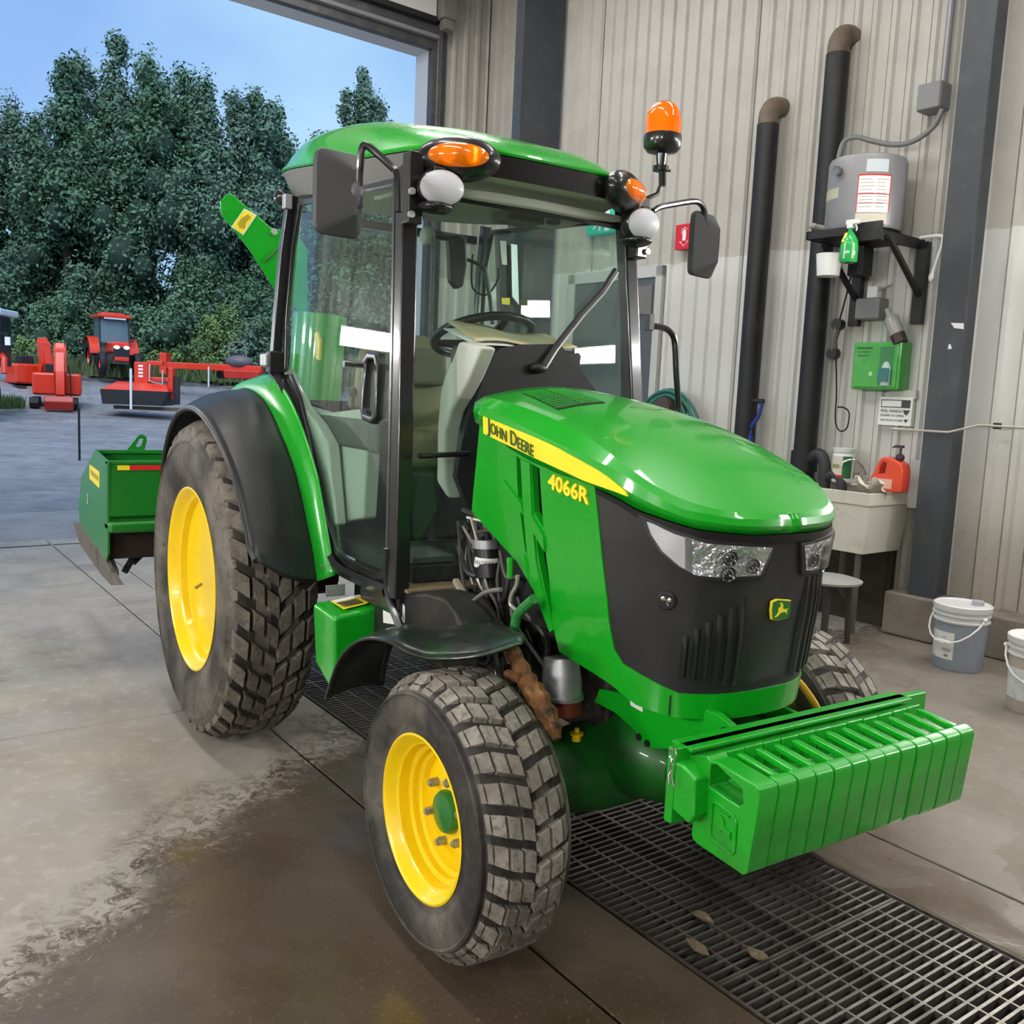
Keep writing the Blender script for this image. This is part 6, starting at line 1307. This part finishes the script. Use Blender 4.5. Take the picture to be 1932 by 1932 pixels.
# two red mini excavators
def excav(label, px, py, dep, rz, sc):
    t = local('mini_excavator', label, 'excavator', px, py, dep, rz, 'red excavators at the left of the yard')
    for s in (-1, 1): MB().panel([(-.85, .05), (.85, .05), (.98, .22), (.85, .42), (-.85, .42), (-.98, .22)], lambda a, b, o: Vector((a, s*.62+o, b)), .30).build('track', tyr, t, bev=.03)
    MB().b2((-.95, -.85, .50), (.45, .75, 1.30)).build('engine_cover', redp, t, bev=.10, seg=3)
    MB().b2((-.45, -.45, 1.15), (-.05, .1, 1.62)).b2((-.1, -.45, 1.1), (.35, .1, 1.22)).build('seat', tyr, t, bev=.05)
    MB().tube([(-.6, -.55, 1.1), (-.6, -.5, 2.2), (.2, -.5, 2.25), (.35, -.52, 1.1)], .03, 6).build('canopy_frame', plastic, t) if sc else None
    bm_ = MB().panel([(.45, .55), (.75, .60), (1.15, 1.35), (1.0, 2.15), (.72, 2.32), (.62, 2.20), (.80, 1.45)], lambda a, b, o: Vector((a, .28+o, b)), .40).build('boom', redp, t, bev=.02)
    MB().panel([(.68, 2.30), (.86, 2.36), (1.35, 1.35), (1.42, .55), (1.26, .50), (1.12, 1.25)], lambda a, b, o: Vector((a, .22+o, b)), .28).build('dipper_arm', redp, t, bev=.02)
    MB().tube([(1.18, .08, 1.2), (1.30, .08, .55)], .04, 8).tube([(.55, .08, 1.1), (.95, .08, 1.7)], .05, 8).build('hydraulic_ram', P('ram_dark', (.04, .04, .045), .4), t)
    MB().panel([(1.15, .50), (1.55, .50), (1.62, .30), (1.50, .02), (1.20, .02), (1.10, .25)], lambda a, b, o: Vector((a, .50+o, b)), .92).build('bucket', redd, t, bev=.03)
    MB().tube([(.5, .33, 1.6), (.75, .40, 1.2), (.8, .42, .3)], .02, 6).build('hydraulic_hose', tyr, t)
    return t
excav('red mini excavator with its arm folded down beside the grass patch', 112, 772, 34, view+.42, 0)
excav('partly hidden red excavator behind the white machine at the left edge', 62, 748, 38, view+.9, 0)
# white machine cut by the left edge
t = local('white_machine', 'white and dark tractor front cut off by the left edge of the photo', 'tractor', -56, 778, 28, view+.10)
MB().b2((-1.6, -.40, .95), (.55, .42, 1.62)).build('hood', P('machine_white', (.62, .68, .72), .35, coat=.3), t, bev=.14, seg=3)
MB().b2((-.4, -.34, .50), (.62, .36, .95)).build('grille', greym, t, bev=.06)
w_ = MB().lathe([(.28, -.16), (.50, -.18), (.58, -.10), (.58, .10), (.50, .18), (.28, .16)], c=(.05, .52, .58), axis='y', n=28).build('front_wheel', tyr, t, smooth=50); MB().lathe([(0, .04), (.25, .05), (.29, .15)], c=(.05, .52, .58), axis='y', n=20).build('rim', P('machine_white', (.62, .68, .72), .35), w_)
MB().b2((-1.9, -.55, 1.4), (-.75, .45, 2.95)).build('cab', P('cab_dark_glass', (.02, .025, .03), .15), t, bev=.06)
MB().b2((-2.0, -.65, 2.95), (-.65, .65, 3.15)).build('roof', P('machine_white', (.62, .68, .72), .35), t, bev=.06)
MB().tube([(-.74, .55, 1.4), (-.80, .54, 2.95)], .05, 4).tube([(-.7, .60, 2.4), (-.6, .82, 2.4), (-.6, .85, 2.2)], .03, 6).build('cab_post', plastic, t)
MB().b2((-.60, .80, 2.05), (-.55, .95, 2.3)).build('mirror', white, t)
MB().tube([(-.9, .55, 1.75), (-.6, .75, 1.65), (-.5, .78, 1.2)], .09, 8).build('red_fender', redp, t)
# disc mower in front
t = local('disc_mower', 'orange-red disc mower with black skirt resting on timber skids', 'mower', 268, 766, 33.5, view+.1)
MB().hexa([(-.9, -1.25, .55), (.9, -1.15, .55), (.9, 1.15, .55), (-.9, 1.15, .50), (-.45, -.9, .80), (.45, -.7, .85), (.5, .95, .80), (-.5, 1.0, .80)]).build('deck', redp, t, bev=.04)
MB().hexa([(-.85, -1.15, .05), (.85, -1.1, .05), (.85, .9, .05), (-.85, .9, .05), (-.9, -1.22, .55), (.9, -1.15, .55), (.92, 1.1, .55), (-.9, 1.1, .55)]).build('skirt', P('mower_skirt', (.02, .02, .022), .6), t)
MB().b2((-.25, -.2, .75), (.25, .28, 1.55)).b2((-.2, .25, .9), (.2, 1.05, 1.05)).b2((-.2, .95, .3), (.2, 1.12, 1.4)).b2((-.15, .2, 1.45), (.15, .75, 1.62)).build('headstock', redp, t, bev=.03)
MB().tube([(.3, .35, 1.5), (.35, .35, .9), (.35, .8, .8), (.3, .8, 1.3)], .03, 6).build('guard_loop', P('pale_guard', (.5, .45, .42), .5), t)
MB().tube([(.95, -.10, -.1), (.88, -.12, 1.3)], .045, 8).build('jack_stand', P('stand_white', (.65, .65, .66), .4), t)
MB().b2((-.1, 1.15, .1), (.1, 1.3, 1.1)).build('rear_flap', P('mower_skirt', (.02, .02, .022), .6), t)
mb = MB()
for k in range(4): mb.b2((.252, -.05, 1.02+k*.12), (.258, .11, 1.09+k*.12))
mb.build('side_marking', whitel, t)
MB().b2((.3, -.8, -.12), (.6, 3.8, .0)).build('timber_skid', P('skid_brown', (.10, .07, .045), .8), t)
# long red drawbar implement and the grey/red mowers behind
t = local('red_implement', 'long low red implement lying behind the disc mower', 'implement', 345, 712, 40, view)
MB().b2((-.2, -.9, .35), (.25, 3.4, .62)).b2((-.3, -.9, .1), (.3, -.6, 1.0)).build('beam', redp, t, bev=.03)
MB().b2((-.4, 1.9, .05), (.5, 3.4, .38)).build('cutter_bar', redd, t, bev=.03)
MB().ell((0, 2.4, .75), (.4, .6, .30), None, 14, 8).build('engine', greym, t)
MB().tube([(.3, 1.2, .5), (.3, 1.2, -.35)], .035, 6).build('stand', P('stand_white', (.65, .65, .66), .4), t)
t = local('ride_on_mower', 'dark red ride-on mower with a grey roll bar at the right of the yard', 'mower', 441, 715, 41, view)
MB().b2((-.7, -.45, .25), (.7, .45, .62)).build('deck', redd, t, bev=.06)
for s in (-1, 1): MB().lathe([(0, -.1), (.28, -.1), (.30, 0), (.28, .1), (0, .1)], c=(-.3, s*.5, .28), axis='y', n=18).lathe([(0, -.07), (.17, -.07), (.18, 0), (.17, .07), (0, .07)], c=(.6, s*.45, .17), axis='y', n=16).build('wheel', tyr, t)
MB().b2((-.45, -.25, .6), (.0, .25, .75)).b2((-.5, -.25, .7), (-.35, .25, 1.15)).build('seat', tyr, t, bev=.05)
MB().tube(smoothpath([(-.5, -.38, .5), (-.5, -.38, 1.3), (-.5, -.22, 1.58), (-.5, .22, 1.58), (-.5, .38, 1.3), (-.5, .38, .5)], 4), .035, 6).build('roll_bar', P('rollbar_grey', (.18, .18, .18), .5), t)
# thin marker post in the yard
q = pxp(150, 862, 17); t = thing('marker_post', 'thin dark marker rod standing in the yard behind the blower', 'post', (q.x, q.y, -.03)); MB().cyl((0, 0, 0), (0, 0, .95), .022, n=6).build('rod', dark, t)

# ------------------------------------------------------------------ rear snow blower on the tractor's hitch
sb_ = thing('snow_blower', 'green rear-mounted snow blower behind the tractor', 'snow blower', (-1.15, 0, 0))
OX = Vector((1.15, 0, 0)); S0 = Matrix.Translation(OX)
BX, BY = -1.15, -.949
def SBM(): return MB(S0)
SBM().panel([(-1.511,1.126),(-1.136,1.091),(-1.161,0.602),(-1.275,0.487),(-2.079,0.642),(-2.112,0.719),(-2.065,0.806),(-1.996,0.925)], lambda a, b, o: Vector((a, BY-o, b)), .012).build('side_plate', P('blower_green', (.012, .20, .02), .35, coat=.3), sb_, bev=.002)
SBM().panel([(-2.31,0.61),(-2.038,0.639),(-1.235,0.561),(-0.971,0.505),(-0.86,0.494),(-1.06,0.454),(-1.336,0.456),(-2.049,0.507)], lambda a, b, o: Vector((a, BY-.004-o, b)), .03).build('skid_shoe', P('skid_steel', (.17, .15, .13), .6, .4, noise=(12, (.08, .06, .045), .5, .7)), sb_, bev=.003)
SBM().panel([(-1.261,0.576),(-1.083,0.53),(-1.07,0.502),(-1.19,0.468)], lambda a, b, o: Vector((a, -.93-o, b)), .02).build('blade_bracket', dkmetal, sb_)
gb2 = P('blower_green', (.012, .20, .02), .35, coat=.3)
z1 = 1.092; 
SBM().b2((BX-.012, BY, .80), (BX, .95, 1.075)).b2((BX-.05, BY, 1.075), (BX+.004, .95, 1.092)).build('front_panel', gb2, sb_, bev=.003)
SBM().b2((BX-.39, BY+.01, .70), (BX-.38, .95, 1.120)).b2((BX-.40, BY+.01, 1.105), (BX-.36, .95, 1.122)).build('back_panel', gb2, sb_)
SBM().b2((BX-.10, BY, .715), (BX+.04, .95, .775)).build('cross_tube', gb2, sb_, bev=.02, seg=3)
SBM().b2((BX-.38, BY+.02, .56), (BX-.08, .93, .72)).build('auger_housing', P('interior_shade_brown', (.03, .018, .012), .8), sb_)  # dark box, its colour carries the shade inside the blower
SBM().tube([(BX-.1, -.85, .48), (BX-.2, -.65, .78)], .02, 6).tube([(BX-.12, -.80, .52), (BX-.2, -.55, .74)], .012, 6).build('brace', dkmetal, sb_)
SBM().b2((BX+.003, -.90, 1.045), (BX+.006, -.84, 1.070)).build('warning_sticker', yellowd, sb_)
SBM().b2((BX+.003, -.84, 1.045), (BX+.006, -.5, 1.070)).build('red_reflector', P('reflector_red', (.75, .03, .03), .3), sb_)
SBM().panel([(-1.682,1.029),(-1.379,1.015),(-1.384,0.926),(-1.688,0.947)], lambda a, b, o: Vector((a, BY-.002-o, b)), .002).build('side_sticker', yellowd, sb_)
SBM().panel([(-1.649,1.005),(-1.397,0.988),(-1.398,0.962),(-1.633,0.976)], lambda a, b, o: Vector((a, BY-.003-o, b)), .002).build('sticker_print', P('sticker_ochre', (.45, .33, .02), .5), sb_)
text('3', .085, 'chalk_number', P('chalk', (.5, .6, .5), .8), sb_, Vector((-1.75, BY-.004, .82))+OX*1, (1, 0, 0), (0, 0, 1), ext=.0005)
hk = [(-0.785,1.109),(-0.711,1.205),(-0.694,1.209),(-0.671,1.197),(-0.668,1.173),(-0.683,1.109)]; hh_ = [(-0.729,1.142),(-0.708,1.184),(-0.686,1.185),(-0.7,1.142),(-0.714,1.136)]
SBM().panel(hk, lambda a, b, o: Vector((-1.55+o, a, b)), .015, [hh_]).build('hitch_lug', P('blower_green', (.012, .20, .02), .35), sb_)
# discharge chute behind the cab with sticker
CX = -.75
ch = [(-0.488,2.408),(-0.444,2.457),(-0.41,2.439),(-0.228,2.315),(-0.093,2.306),(-0.035,2.232),(-0.028,1.88),(-0.202,2.005),(-0.341,2.196),(-0.48,2.345)]
SBM().panel(ch, lambda a, b, o: Vector((CX+o, a, b)), .012).build('chute', green, sb_, bev=.003)
SBM().tube([(CX-.02, -.02, .80), (CX-.02, .05, 1.9)], .14, 12).build('chute_pipe', green, sb_)
MBs = SBM(); MBs.add([Vector((CX+.002, q[0], q[1])) for q in [(-0.368,2.391),(-0.305,2.367),(-0.372,2.26),(-0.433,2.293)]], [(0, 1, 2, 3)]); MBs.build('sticker', whitel, sb_)
MBs = SBM(); MBs.add([Vector((CX+.004, q[0], q[1])) for q in [(-0.368,2.383),(-0.314,2.363),(-0.375,2.267),(-0.426,2.296)]], [(0, 1, 2, 3)]); MBs.build('sticker_field', yellowd, sb_)
MBs = SBM(); MBs.panel([(-0.384,2.34),(-0.35,2.365),(-0.334,2.352),(-0.36,2.323),(-0.365,2.291),(-0.392,2.293),(-0.4,2.312)], lambda a, b, o: Vector((CX+.006+o, a, b)), .001); MBs.build('sticker_symbol', P('sticker_ochre', (.45, .33, .02), .5), sb_)
MBs = SBM(); q = [(-0.217,2.294)][0]; MBs.cyl((CX+.0, q[0], q[1]), (CX+.02, q[0], q[1]), .016, n=10); MBs.build('pivot_bolt', P('bolt_bright', (.7, .7, .68), .3, .7), sb_)
MBs = SBM(); MBs.tube([Vector((CX+.012, q[0], q[1])) for q in [(-0.181,2.235),(-0.23,2.176),(-0.268,2.143)]], .006, 6); MBs.build('fold_line', greend, sb_)
SBM().b2((-1.15, -.35, .6), (-.25, -.29, .68)).b2((-1.15, .29, .6), (-.25, .35, .68)).build('hitch_arm', dkmetal, sb_)
